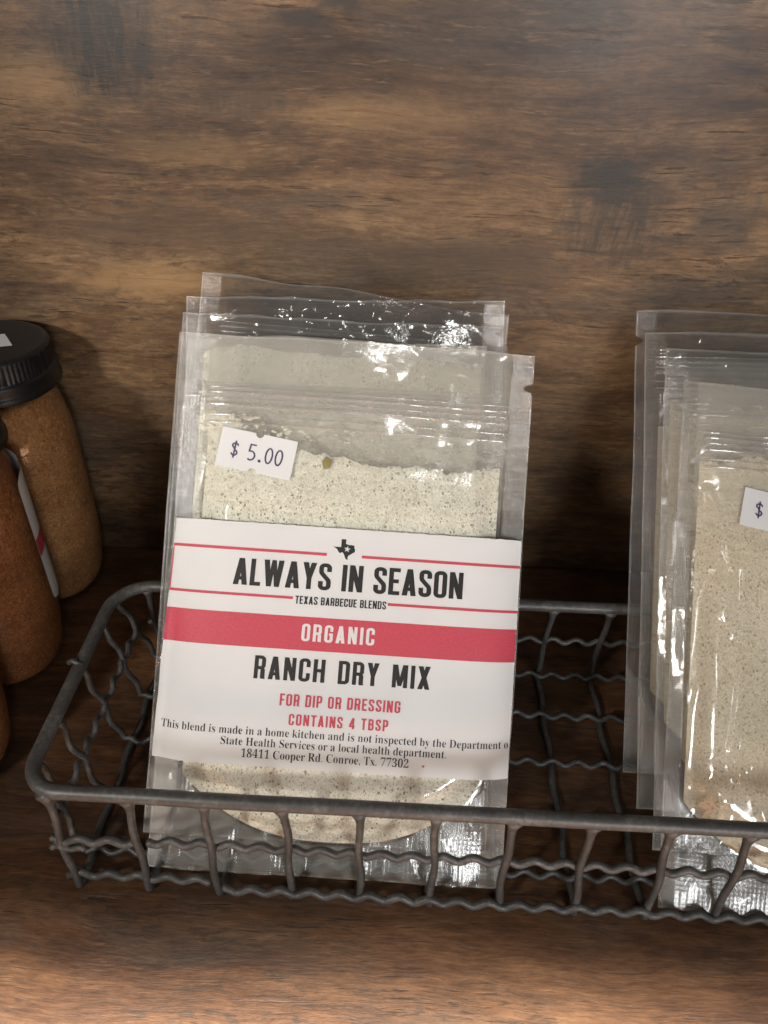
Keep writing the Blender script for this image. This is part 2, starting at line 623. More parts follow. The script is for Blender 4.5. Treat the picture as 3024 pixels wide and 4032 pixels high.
def flare(t, n_len, r0=1.1, r1=2.8):
    """wire radius, swelling into the coating fillet where it meets the rim"""
    d = min(t, 1-t)*n_len
    return r0+(r1-r0)*max(0.0, 1-d/5.5)**2.0


rnd = random.Random(4)
for i, x in enumerate(XS):
    wob = rnd.uniform(-.8, .8)
    p = []
    n = 16
    fx = 40+(x-40)*.992+rnd.uniform(-.7, .7)
    x = 40+(x-40)*1.012-(1.2 if i == 0 else 0)
    for s in range(n+1):
        t = s/n
        kx = .55*math.sin(t*math.pi*2.6+i*1.9)*math.sin(math.pi*t)
        p.append((x+(fx-x)*t+kx+wob*math.sin(t*3.1), YF+.2+(FOOT_Y-YF)*t, ZR-1.0-(ZR-2.6)*t))
    p += [(fx, FOOT_Y+.3, 1.3), (fx, FOOT_Y+1.6, 1.05)]
    m = 30
    for s in range(1, m+1):
        t = s/m
        p.append((fx+.5*math.sin(t*22+i), FOOT_Y+1.6+(BACK_Y-FOOT_Y-3)*t, 1.15+.12*math.sin(t*40)))
    p += [(fx, BACK_Y+.2, 2.2)]
    for s in range(1, n+1):
        t = s/n
        p.append((fx+.3*math.sin(t*8+i), BACK_Y+(YB-BACK_Y)*t, 2.2+(ZR-3.0)*t))
    L = sum((Vector(p[j+1])-Vector(p[j])).length for j in range(len(p)-1))
    ar = [0]
    for j in range(len(p)-1):
        ar.append(ar[-1]+(Vector(p[j+1])-Vector(p[j])).length)
    fr = [a/L for a in ar]
    b = MB()
    nn = len(p)
    b.tube([Vector(q)-BO for q in p], lambda t, fr=fr, nn=nn, L=L: flare(fr[int(round(t*(nn-1)))], L), 10)
    b.build('upright_wire', M['wire'], basket)


def wavy_x(x0, x1, y, z, ay=0.0, az=.85, lam=8.3, ph=0.0, slope=0.0):
    n = int(abs(x1-x0)/1.0)
    return [(x0+(x1-x0)*s/n, y+ay*math.cos((x0+(x1-x0)*s/n)/lam*2*math.pi+ph)+slope*s/n,
             z+az*math.cos((x0+(x1-x0)*s/n)/lam*2*math.pi+ph)+.25*math.sin(s*.07)) for s in range(n+1)]


def front_y(z):
    return YF+(FOOT_Y-YF)*(ZR-z)/(ZR-1)


bwire('crimped_wire', [wavy_x(-89.5, -68.0, front_y(19)+.6, 19.4, .2, .8), wavy_x(-64.4, 206, front_y(19)+1.5, 19.0, .2)], 1.12)
bwire('crimped_wire', [wavy_x(-88.5, -48.2, front_y(5)+.8, 5.2, .2, .8, 8.3, 1.5), wavy_x(-44.0, 206, front_y(5)-1.0, 4.6, .2, .9, 8.3, 2.2)], 1.12)
bwire('crimped_wire', [wavy_x(-88, 204, -62.4, 20.5, .3, .8, 8.3, .7)], .95)
# cross wires: left rim, down, across the floor, up to the right rim
for j, y in enumerate((-139.0, -120.5, -101.0, -82.0, -63.6)):
    p = []
    yr = max(min(y, YB-6), YF+9)
    top = XL-1.0
    p += [(top-2.2, yr+.6, ZR+1.2), (top-.6, yr+.4, ZR+2.4), (XL+.6, yr, ZR+1.4)] if j == 2 else [(XL+.4, yr, ZR-1)]
    n = 14
    for s in range(1, n+1):
        t = s/n
        p.append((XL+1+6.0*t, yr+(y-yr)*t+1.0*math.sin(t*13+j), ZR-2-(ZR-5.5)*t+.0))
    w = wavy_x(XL+9, XR-9, y, 3.3, .75, .35, 8.3, j*1.3)
    p += w
    for s in range(n+1):
        t = s/n
        p.append((XR-7+6*t, y+(yr-y)*t+.9*math.sin(t*13+j), 3.6+(ZR-5)*t))
    bwire('cross_wire', [p], .95, 8)
for z, xx in ((20.0, XL+3.6), (20.0, XR-3.6)):
    p = [(xx+.5*math.cos(s*.75), YF+1+(YB-YF-2)*s/80, z+.8*math.sin(s*.75)) for s in range(81)]
    bwire('crimped_wire', [p], .95)
# wire ends twisted together at the near corner
b = MB()
for (a, c_) in (((-91.0, -146.2, 17.5), (-83.5, -145.6, 16.2)), ((-90.5, -145.4, 19.8), (-82, -146.0, 15.5))):
    a, c_ = Vector(a), Vector(c_)
    b.tube([a.lerp(c_, s/10)+Vector((0, .5*math.sin(s*.9), .7*math.sin(s*.7+a.z)))-BO for s in range(11)], .95, 8)
b.build('wire_end', M['wire'], basket)


# ------------------------------------------------------------------ zip pouches
def bag_frame(t, yw, rho):
    t, yw, rho = math.radians(t), math.radians(yw), math.radians(rho)
    U = Vector((math.cos(yw), math.sin(yw), 0))
    back = Vector((-math.sin(yw), math.cos(yw), 0))
    V = math.cos(t)*Vector((0, 0, 1))+math.sin(t)*back
    U_ = math.cos(rho)*U+math.sin(rho)*V
    V_ = -math.sin(rho)*U+math.cos(rho)*V
    N = U_.cross(V_)
    return Matrix((U_, V_, N)).transposed()


def vlow(u):
    return 9+18*(min(abs(u), 47)/44)**2.5


class Pouch:
    def __init__(self, name, loc, tilt, yw, rho, seed, H=152.0, W=102.0, front=3.8, back=3.0, powder_top=119.0,
                 powder='ranch', film='film', wrinkle=.10, top_wrinkle=.25, ridges=(), top_wave=.5, top_drop=None, flat=None, notch=None, curl=0.0, left_rise=0.0, half=44.2):
        self.__dict__.update(locals())
        self.root = empty(name, loc, bag_frame(tilt, yw, rho))
        self.uoff = seed*13.7

    def h(self, u, v):
        """how far the front film stands off the middle plane, without wrinkles"""
        e = smooth01(0, 9, self.half-abs(u))*smooth01(-.5, 13, v-vlow(u))
        prof = 1.0-.30*smooth01(55, 100, v)-.45*smooth01(100, 128, v)
        lump = 1+(0 if self.flat else .14)*noise.noise(Vector((u*.035, v*.03, self.uoff)))
        return self.front*e*prof*lump*(1-smooth01(126, 136, v)*.75)

    def bendw(self, u, v):
        """overall curl of the sheet"""
        w = .7*noise.noise(Vector((u*.026+self.uoff, v*.016, 3.3)))*smooth01(100, 152, v)*3.4
        return w+self.curl*smooth01(90, 152, v)*(u/51)

    def wr(self, u, v):
        f = 1.0
        if self.flat:
            u0, u1, v0, v1 = self.flat
            f = 1-smooth01(0, 3, min(u-u0, u1-u, v-v0, v1-v)+3)
        sealed = smooth01(44, 46, abs(u))
        n1 = noise.noise(Vector((u*.16+self.uoff, v*.10, .7)))
        n2 = noise.noise(Vector((u*.05-self.uoff, v*.22, 4.1)))
        # creases: folded noise gives sharp lines
        c1 = (1-abs(noise.noise(Vector((u*.06+self.uoff*2, v*.05, 8.8))))*2.2)
        c1 = max(0.0, c1)**6
        amp = self.wrinkle
        w = amp*(n1+.6*n2)+amp*1.6*c1
        tt = smooth01(122, 130, v)
        w += tt*self.top_wrinkle*(noise.noise(Vector((u*.11+self.uoff, v*.16, 2.2)))+.8*max(0, 1-abs(noise.noise(Vector((u*.07, v*.09, self.uoff))))*3)**3)
        # creases running off the lower corners of the fill
        lowc = smooth01(50, 25, v)*smooth01(20, 40, abs(u))
        w += lowc*.55*max(0, 1-abs(noise.noise(Vector((u*.12+v*.10*(1 if u > 0 else -1), self.uoff, 1.1))))*2.6)**2
        below = smooth01(3, -6, v-vlow(u))
        w += below*(.55*noise.noise(Vector((u*.13+self.uoff, v*.05, 6.6)))+.5*max(0, 1-abs(noise.noise(Vector((u*.08+v*.03, v*.04+self.uoff, 9.1))))*3.2)**2)
        for pts, wd, ht in self.ridges:
            best = 1e9
            for a, c_ in zip(pts, pts[1:]):
                ax, ay = a
                dx, dy = c_[0]-ax, c_[1]-ay
                t = max(0, min(1, ((u-ax)*dx+(v-ay)*dy)/(dx*dx+dy*dy)))
                d = math.hypot(u-ax-t*dx, v-ay-t*dy)
                best = min(best, d)
            w += ht*math.exp(-(best/wd)**2)
        return w*f*(1-.85*sealed)

    def front_w(self, u, v, wrinkles=True):
        w = self.h(u, v)+.15
        if wrinkles:
            w += self.wr(u, v)
        return w+self.bendw(u, v)

    def back_w(self, u, v):
        e = smooth01(0, 9, self.half-abs(u))*smooth01(-.5, 13, v-vlow(u))
        prof = 1.0-.30*smooth01(55, 100, v)-.45*smooth01(100, 128, v)
        return -self.back*e*prof*(1-smooth01(126, 136, v)*.75)-.15+self.bendw(u, v)

    def place(self, s, t):
        """sheet parameters 0..1 to outline coordinates in mm, wavy cut edges included"""
        u = (s-.5)*self.W
        Ht = self.H+self.top_wave*noise.noise(Vector((u*.05, self.uoff, 0)))*2
        if self.top_drop:
            Ht -= self.top_drop*smooth01(-42, 46, u)
        v = t*Ht
        u += .35*noise.noise(Vector((v*.03, self.uoff, s*3)))*(2*s-1)
        if self.notch and s > .9:
            u -= 3.0*max(0.0, 1-((v-self.notch)/1.3)**2)*(s-.9)/.1
        if self.notch and s < .1 and self.notch < 0:
            u += 3.0*max(0.0, 1-((v+self.notch)/1.3)**2)*(.1-s)/.1
        return u, v

    def build_film(self, nu=72, nv=112):
        verts, faces, uvs = [], [], []
        for side in (1, -1):
            n = len(verts)
            for j in range(nv+1):
                for i in range(nu+1):
                    u, v = self.place(i/nu, j/nv)
                    w = self.front_w(u, v) if side > 0 else self.back_w(u, v)
                    verts.append((u, v, w))
                    vv = v if j < nv else 152.0
                    uvs.append(((u+60)/120, vv*152/max(self.H, 1)/170 if j < nv else 152/170))
            for j in range(nv):
                for i in range(nu):
                    a = n+j*(nu+1)+i
                    q = (a, a+1, a+nu+2, a+nu+1)
                    faces.append(q if side > 0 else q[::-1])
        o = make_obj('film', verts, faces, M[self.film], self.root, True, uvs)
        return o

    def build_powder(self, nu=64, nv=70):
        b = MB()

        def top(u):
            return self.powder_top+3.2*noise.noise(Vector((u*.06, self.uoff, 7)))+1.6*noise.noise(Vector((u*.30, self.uoff, 2)))+.7*noise.noise(Vector((u*1.3, self.uoff, 4)))-1.5*(u/44)+self.left_rise*smooth01(-18, -42, u)

        def uv(i, j):
            u = (i*2-1)*(self.half-1.2)
            lo = vlow(u)+1.0
            return u, lo+(top(u)-lo)*j

        def f(i, j):
            u, v = uv(i, j)
            edge = min(1, (1-j)*9)**.5*min(1, (1-abs(2*i-1))*14+.0)**.5
            w = (self.h(u, v)-.35)+.10*noise.noise(Vector((u*1.1, v*1.1, self.uoff)))
            return (u, v, max(.05, w)*edge+self.bendw(u, v))

        def g(i, j):
            u, v = uv(i, j)
            edge = min(1, (1-j)*9)**.5*min(1, (1-abs(2*i-1))*14)**.5
            w = self.back_w(u, v)-self.bendw(u, v)+.35
            return (u, v, min(-.05, w)*edge+self.bendw(u, v))
        b.grid(f, nu, nv)
        b.grid(g, nu, nv, flip=True)
        return b.build('seasoning', M[self.powder], self.root)

    def build_zip(self, v0=131.0):
        b = MB()
        for dv, r in ((0, .75), (1.9, .35), (3.6, .62), (5.2, .3), (-5.2, .42), (-3.0, .25)):
            b.tube([(u, v0+dv, self.front_w(u, v0+dv)+.12) for u in [x*1.5-44 for x in range(60)]], r, 6)
        # interlocking profile strip inside the pouch
        b.grid(lambda i, j: ((i*2-1)*44.5, v0-1+j*6, self.front_w((i*2-1)*44.5, v0-1+j*6, False)-.12), 40, 4)
        return b.build('zip_strip', M['zip'], self.root)


# ---- pouches of the left-hand stack, from the wall forward
LG = 'ranch mix pouches stacked on the left side of the basket'
L5 = Pouch('zip_pouch', (-25.5, -99, 4), 36.0, 0, -3.0, 5, top_drop=4.5, top_wave=.8, film='film', wrinkle=.10, top_wrinkle=.20, powder_top=120)
tag(L5.root, 'rearmost clear pouch of the labelled stack, its slanting top edge against the wall', 'zip pouch', LG)
L4 = Pouch('zip_pouch', (-16.3, -109.5, 4), 37.0, 0, 1.5, 4, wrinkle=.14, top_wrinkle=1.25, powder_top=129, notch=142)
tag(L4.root, 'clear pouch second from the wall with shiny crumpled top right corner', 'zip pouch', LG)
L3 = Pouch('zip_pouch', (-21.3, -122, 4), 39.2, 0, -.3, 3, wrinkle=.10, top_wrinkle=.8, powder_top=131)
tag(L3.root, 'middle clear pouch of the labelled stack, three pouches behind its paper label', 'zip pouch', LG)
L2 = Pouch('zip_pouch', (-20.5, -133.5, 4), 41.0, 0, -.3, 2, wrinkle=.10, top_wrinkle=.45, powder_top=148, film='film_milky')
tag(L2.root, 'clear pouch pressed directly behind the pouch with the paper label', 'zip pouch', LG)
FLAT = (-60, 60, 29, 103)
L1 = Pouch('zip_pouch', (-16.19, -143.31, 3), 39.32, 2.04, -2.44, 1, H=155.2, film='film_dusty', wrinkle=.09, top_wrinkle=.16, powder_top=120.5,
           flat=FLAT, notch=145, front=4.2, left_rise=6.0)
tag(L1.root, 'front ranch dry mix pouch with white and red paper label and price sticker', 'zip pouch', LG)

RG = 'tan seasoning pouches stacked on the right side of the basket'
R1 = Pouch('zip_pouch', (128, -103.5, 4), 38.5, 0, .37, 11, wrinkle=.10, top_wrinkle=.20, powder='ranch_tan', powder_top=112, notch=-142)
tag(R1.root, 'tan pouch nearest the wall in the unlabelled stack, notched at its upper edge', 'zip pouch', RG)
R2 = Pouch('zip_pouch', (129.7, -116.4, 4), 41.0, 0, .3, 12, wrinkle=.10, top_wrinkle=.9, powder='ranch_tan', powder_top=128, film='film_banded')
tag(R2.root, 'tan pouch second from the wall in the unlabelled stack, top edge gleaming', 'zip pouch', RG)
R3 = Pouch('zip_pouch', (131.2, -130.2, 4), 41.3, 0, -.2, 13, wrinkle=.16, top_wrinkle=.7, powder='ranch_tan', powder_top=133, film='film_banded')
tag(R3.root, 'tan pouch pressed directly behind the creased pouch with a price sticker', 'zip pouch', RG)
RIDGES = [([(-46.1, 121.3), (-44.2, 105.5), (-44.0, 94.1), (-46.2, 88.4)], 1.05, .85),
          ([(-43.0, 119.4), (-39.6, 110.6), (-35.4, 96.0), (-35.7, 89.7), (-37.9, 84.7), (-35.2, 77.7)], 1.05, .85),
          ([(-32.7, 97.3), (-31.7, 86.5), (-32.5, 70.7), (-33.6, 54.9), (-34.8, 44.8), (-32.2, 38.8)], 1.3, 1.2),
          ([(-44.9, 61.5), (-46.1, 52.8), (-46.3, 39.5)], 1.0, .8), ([(-31.0, 51.1), (-28.9, 41.5)], 1.8, 1.0),
          ([(-34, 26), (-29, 20), (-20, 17)], 1.2, .8), ([(-27, 34), (-24, 26), (-18, 22)], 1.6, .8)]
R4 = Pouch('zip_pouch', (128.6, -149.2, 3), 44.0, -1.5, -1.6, 14, wrinkle=.07, top_wrinkle=.30, powder='ranch_tan', powder_top=128, ridges=RIDGES, front=4.6, film='film_creased', half=46.4)
tag(R4.root, 'front tan pouch with creased shiny film and price sticker, cut by the photo edge', 'zip pouch', RG)

for P_ in (L5, L4, L3, L2, L1, R1, R2, R3, R4):
    P_.build_film(*((110, 170) if P_ is L1 else (190, 200) if P_ is R4 else (84, 130)))
    P_.build_powder(*((90, 120) if P_ in (L1, R4) else (48, 60)))
    P_.build_zip(134.2 if P_ is L1 else 131.5)

# powder caught in the zip of the front pouch, and a dried flake
rnd = random.Random(8)
b = MB()
for q in range(170):
    u = -46+abs(rnd.gauss(0, 1))*7.5 if q < 120 else rnd.uniform(-44, 5)
    v = 129.5+rnd.gauss(0, 1.5)-(u+46)*.05
    if u > 25:
        continue
    r = rnd.uniform(.22, .85)*(1.25 if u < -34 else .7)
    bm = bmesh.new()
    bmesh.ops.create_icosphere(bm, subdivisions=2, radius=r)
    vs = []
    for vv in bm.verts:
        p = vv.co*(1+.7*noise.noise(vv.co*1.1+Vector((q*3.1, 0, 0))))
        vs.append((u+p.x*1.5, v+p.y*.8, L1.front_w(u, v, False)-.45+p.z*.3))
    b.add(vs, [[x.index for x in f.verts] for f in bm.faces])
    bm.free()
b.build('seasoning_clump', M['ranch'], L1.root)
b = MB()
bm = bmesh.new()
bmesh.ops.create_icosphere(bm, subdivisions=3, radius=1.0)
fu, fv_ = -7.6, 118.9
vs = [(fu+p.co.x*1.35*(1+.2*noise.noise(p.co*2)), fv_+p.co.y*1.6*(1+.4*noise.noise(p.co*1.7)), L1.front_w(fu, fv_, False)-.1+p.co.z*.35) for p in bm.verts]
b.add(vs, [[x.index for x in f.verts] for f in bm.faces])
bm.free()
b.build('dried_flake', M['flake'], L1.root)


# ------------------------------------------------------------------ lettering
ST = .146
HH = ST/2


def arc(cx, cy, rx, ry, a0, a1, n=8):
    return [(cx+rx*math.cos(math.radians(a0+(a1-a0)*i/n)), cy+ry*math.sin(math.radians(a0+(a1-a0)*i/n))) for i in range(n+1)]


def condensed(ch):
    """tall narrow sans capital, cap height 1: (advance width, [stroke centre lines], [closed strokes], [polygons])"""
    h, W = HH, .405
    r = .105
    T, B = 1-h*.92, h*.92
    R_, L_ = W-h, h
    st, cl, pg = [], [], []
    if ch == 'I':
        return ST, [[(h, 0), (h, 1)]], [], []
    if ch == 'L':
        return .33, [[(h, 1), (h, B), (.33, B)]], [], []
    if ch == 'E':
        return .35, [[(.35, T), (h, T), (h, B), (.35, B)], [(h, .51), (.31, .51)]], [], []
    if ch == 'F':
        return .34, [[(.34, T), (h, T), (h, 0)], [(h, .49), (.30, .49)]], [], []
    if ch == 'T':
        return .385, [[(0, T), (.385, T)], [(.1925, T), (.1925, 0)]], [], []
    if ch == 'H':
        return .42, [[(h, 0), (h, 1)], [(.42-h, 0), (.42-h, 1)], [(h, .51), (.42-h, .51)]], [], []
    if ch == 'N':
        return .43, [[(.075, 0), (.075, 1)], [(.355, 0), (.355, 1)]], [], [[(0, 1), (.16, 1), (.43, 0), (.27, 0)]]
    if ch == 'M':
        return .56, [[(.078, 0), (.078, 1)], [(.482, 0), (.482, 1)]], [], [[(0, 1), (.19, 1), (.345, .08), (.215, .08)], [(.56, 1), (.37, 1), (.215, .08), (.345, .08)]]
    if ch == 'W':
        return .62, [], [], [[(0, 1), (.165, 1), (.26, 0), (.11, 0)], [(.62, 1), (.455, 1), (.36, 0), (.51, 0)],
                             [(.245, 1), (.365, 1), (.26, 0), (.13, 0)], [(.255, 1), (.375, 1), (.49, 0), (.36, 0)]]
    if ch == 'A':
        return .44, [], [], [[(0, 0), (.165, 0), (.285, 1), (.135, 1)], [(.44, 0), (.275, 0), (.155, 1), (.305, 1)], [(.10, .18), (.34, .18), (.325, .315), (.115, .315)]]
    if ch == 'Y':
        return .43, [[(.215, .44), (.215, 0)]], [], [[(0, 1), (.172, 1), (.285, .40), (.145, .40)], [(.43, 1), (.258, 1), (.145, .40), (.285, .40)]]
    if ch == 'X':
        return .44, [], [], [[(0, 1), (.175, 1), (.44, 0), (.265, 0)], [(.44, 1), (.265, 1), (0, 0), (.175, 0)]]
    if ch == 'O':
        return W, [], [arc(R_-r, T-r, r, r, 0, 90)+arc(L_+r, T-r, r, r, 90, 180)+arc(L_+r, B+r, r, r, 180, 270)+arc(R_-r, B+r, r, r, 270, 360)], []
    if ch == 'U':
        return W, [[(L_, 1)]+arc(L_+r, B+r, r, r, 180, 270)+arc(R_-r, B+r, r, r, 270, 360)+[(R_, 1)]], [], []
    if ch == 'C':
        return W, [[(R_, .63)]+arc(R_-r, T-r, r, r, 0, 90)+arc(L_+r, T-r, r, r, 90, 180)+arc(L_+r, B+r, r, r, 180, 270)+arc(R_-r, B+r, r, r, 270, 360)+[(R_, .37)]], [], []
    if ch == 'G':
        return W, [[(R_, .64)]+arc(R_-r, T-r, r, r, 0, 90)+arc(L_+r, T-r, r, r, 90, 180)+arc(L_+r, B+r, r, r, 180, 270)+arc(R_-r, B+r, r, r, 270, 360)+[(R_, .47), (.215, .47)]], [], []
    if ch == 'D':
        return W, [], [[(L_, T)]+arc(R_-r, T-r, r, r, 90, 0)+arc(R_-r, B+r, r, r, 0, -90)+[(L_, B)]], []
    if ch == 'B':
        q = .105
        return W, [[(L_, .515)]+arc(R_-.01-q, .515+q, q, q, -90, 0)+arc(R_-.01-q, T-q, q, q, 0, 90)+[(L_, T)]], \
            [[(L_, .515)]+arc(R_-q, .515-q, q, q, 90, 0)+arc(R_-q, B+q, q, q, 0, -90)+[(L_, B)]], [[(0, 0), (ST, 0), (ST, 1), (0, 1)]]
    if ch == 'P':
        q = .11
        return .39, [[(L_, 0), (L_, T)]+arc(.39-h-q, T-q, q, q, 90, 0)+arc(.39-h-q, .44+q, q, q, 0, -90)+[(L_, .44)]], [], []
    if ch == 'R':
        q = .11
        return W, [[(L_, 0), (L_, T)]+arc(R_-q, T-q, q, q, 90, 0)+arc(R_-q, .475+q, q, q, 0, -90)+[(L_, .475)]], [], [[(.20, .50), (.33, .50), (.318, .10), (.318, 0), (.335, 0)], [(.232, .5), (.232, .08), (.245, 0), (.41, 0), (.395, .09), (.39, .40), (.34, .5)]]
    if ch == 'S':
        return .395, [[(.395-h, .69)]+arc(.395-h-r, T-r, r, r, 0, 90)+arc(L_+r, T-r, r, r, 90, 180)+[(L_, .70), (L_+.02, .63), (.19, .51), (.395-h-.02, .38), (.395-h, .31)]
                     + arc(.395-h-r, B+r, r, r, 0, -90)+arc(L_+r, B+r, r, r, 270, 180)+[(L_, .33)]], [], []
    if ch == '4':
        return .42, [[(.30, 0), (.30, 1)], [(.02, .245), (.42, .245)]], [], [[(0, .18), (.15, .18), (.30, .86), (.30, 1), (.215, 1), (0, .31)]]
    return .16, [], [], []


def stroke_polys(pts, closed, half):
    P = [Vector(p) for p in pts]
    q = []
    for p in P:
        if not q or (p-q[-1]).length > 1e-4:
            q.append(p)
    if closed and (q[0]-q[-1]).length < 1e-4:
        q.pop()
    P = q
    n = len(P)
    L, R = [], []
    for i in range(n):
        a = P[i-1] if (i > 0 or closed) else None
        c_ = P[(i+1) % n] if (i < n-1 or closed) else None
        d1 = (P[i]-a).normalized() if a is not None else (c_-P[i]).normalized()
        d2 = (c_-P[i]).normalized() if c_ is not None else d1
        n1, n2 = Vector((-d1.y, d1.x)), Vector((-d2.y, d2.x))
        m = (n1+n2)
        m = m.normalized() if m.length > 1e-6 else n1
        ln = half/max(.35, m.dot(n1))
        L.append(P[i]+m*ln)
        R.append(P[i]-m*ln)
    out = []
    for i in range(n if closed else n-1):
        j = (i+1) % n
        out.append([R[i], R[j], L[j], L[i]])
    return out


class Print:
    """flat marks laid on a sheet: put() takes a polygon in label millimetres (s right, t down)"""
    def __init__(self, surf):
        self.surf, self.b, self.layer = surf, MB(), 0

    def put(self, poly, lift=None, maxlen=1.0):
        z = .09+(self.layer % 9)*.006 if lift is None else lift
        if len(poly) == 4:
            a, b_, c_, d = [Vector(p) for p in poly]
            nu = max(1, int(max((b_-a).length, (c_-d).length)/maxlen))
            nv = max(1, int(max((d-a).length, (c_-b_).length)/maxlen))
            self.b.grid(lambda i, j: self.surf(*(a.lerp(b_, i).lerp(d.lerp(c_, i), j)), z), nu, nv)
        else:
            self.b.add([self.surf(p[0], p[1], z) for p in poly], [tuple(range(len(poly)))])

    def tris(self, verts, faces, z=.10):
        self.b.add([self.surf(p[0], p[1], z) for p in verts], faces)


def set_condensed(pr, text, s0, s1, base, cap, slant=0.0, track=.075, space=.2, fit=True):
    """one line of condensed capitals from s0 to s1, baseline at t = base"""
    glyph_w = sum(space if ch == ' ' else condensed(ch)[0] for ch in text)
    track = max(.04, ((s1-s0)/(cap*1.20)-glyph_w)/(len(text)-1))
    adv, x = [], 0.0
    for ch in text:
        adv.append(x)
        x += (space if ch == ' ' else condensed(ch)[0])+track
    total = x-track
    kx = (s1-s0)/total if fit else cap
    for ch, x0 in zip(text, adv):
        if ch == ' ':
            continue
        w, st, cl, pg = condensed(ch)
        polys = []
        for p in st:
            polys.append(stroke_polys(p, False, HH))
        for p in cl:
            polys.append(stroke_polys(p, True, HH))
        for p in pg:
            polys.append([p])
        for grp in polys:
            pr.layer += 1
            for q in grp:
                pr.put([(s0+(x0+p[0])*kx, base-p[1]*cap) for p in q])
    pr.layer = 0


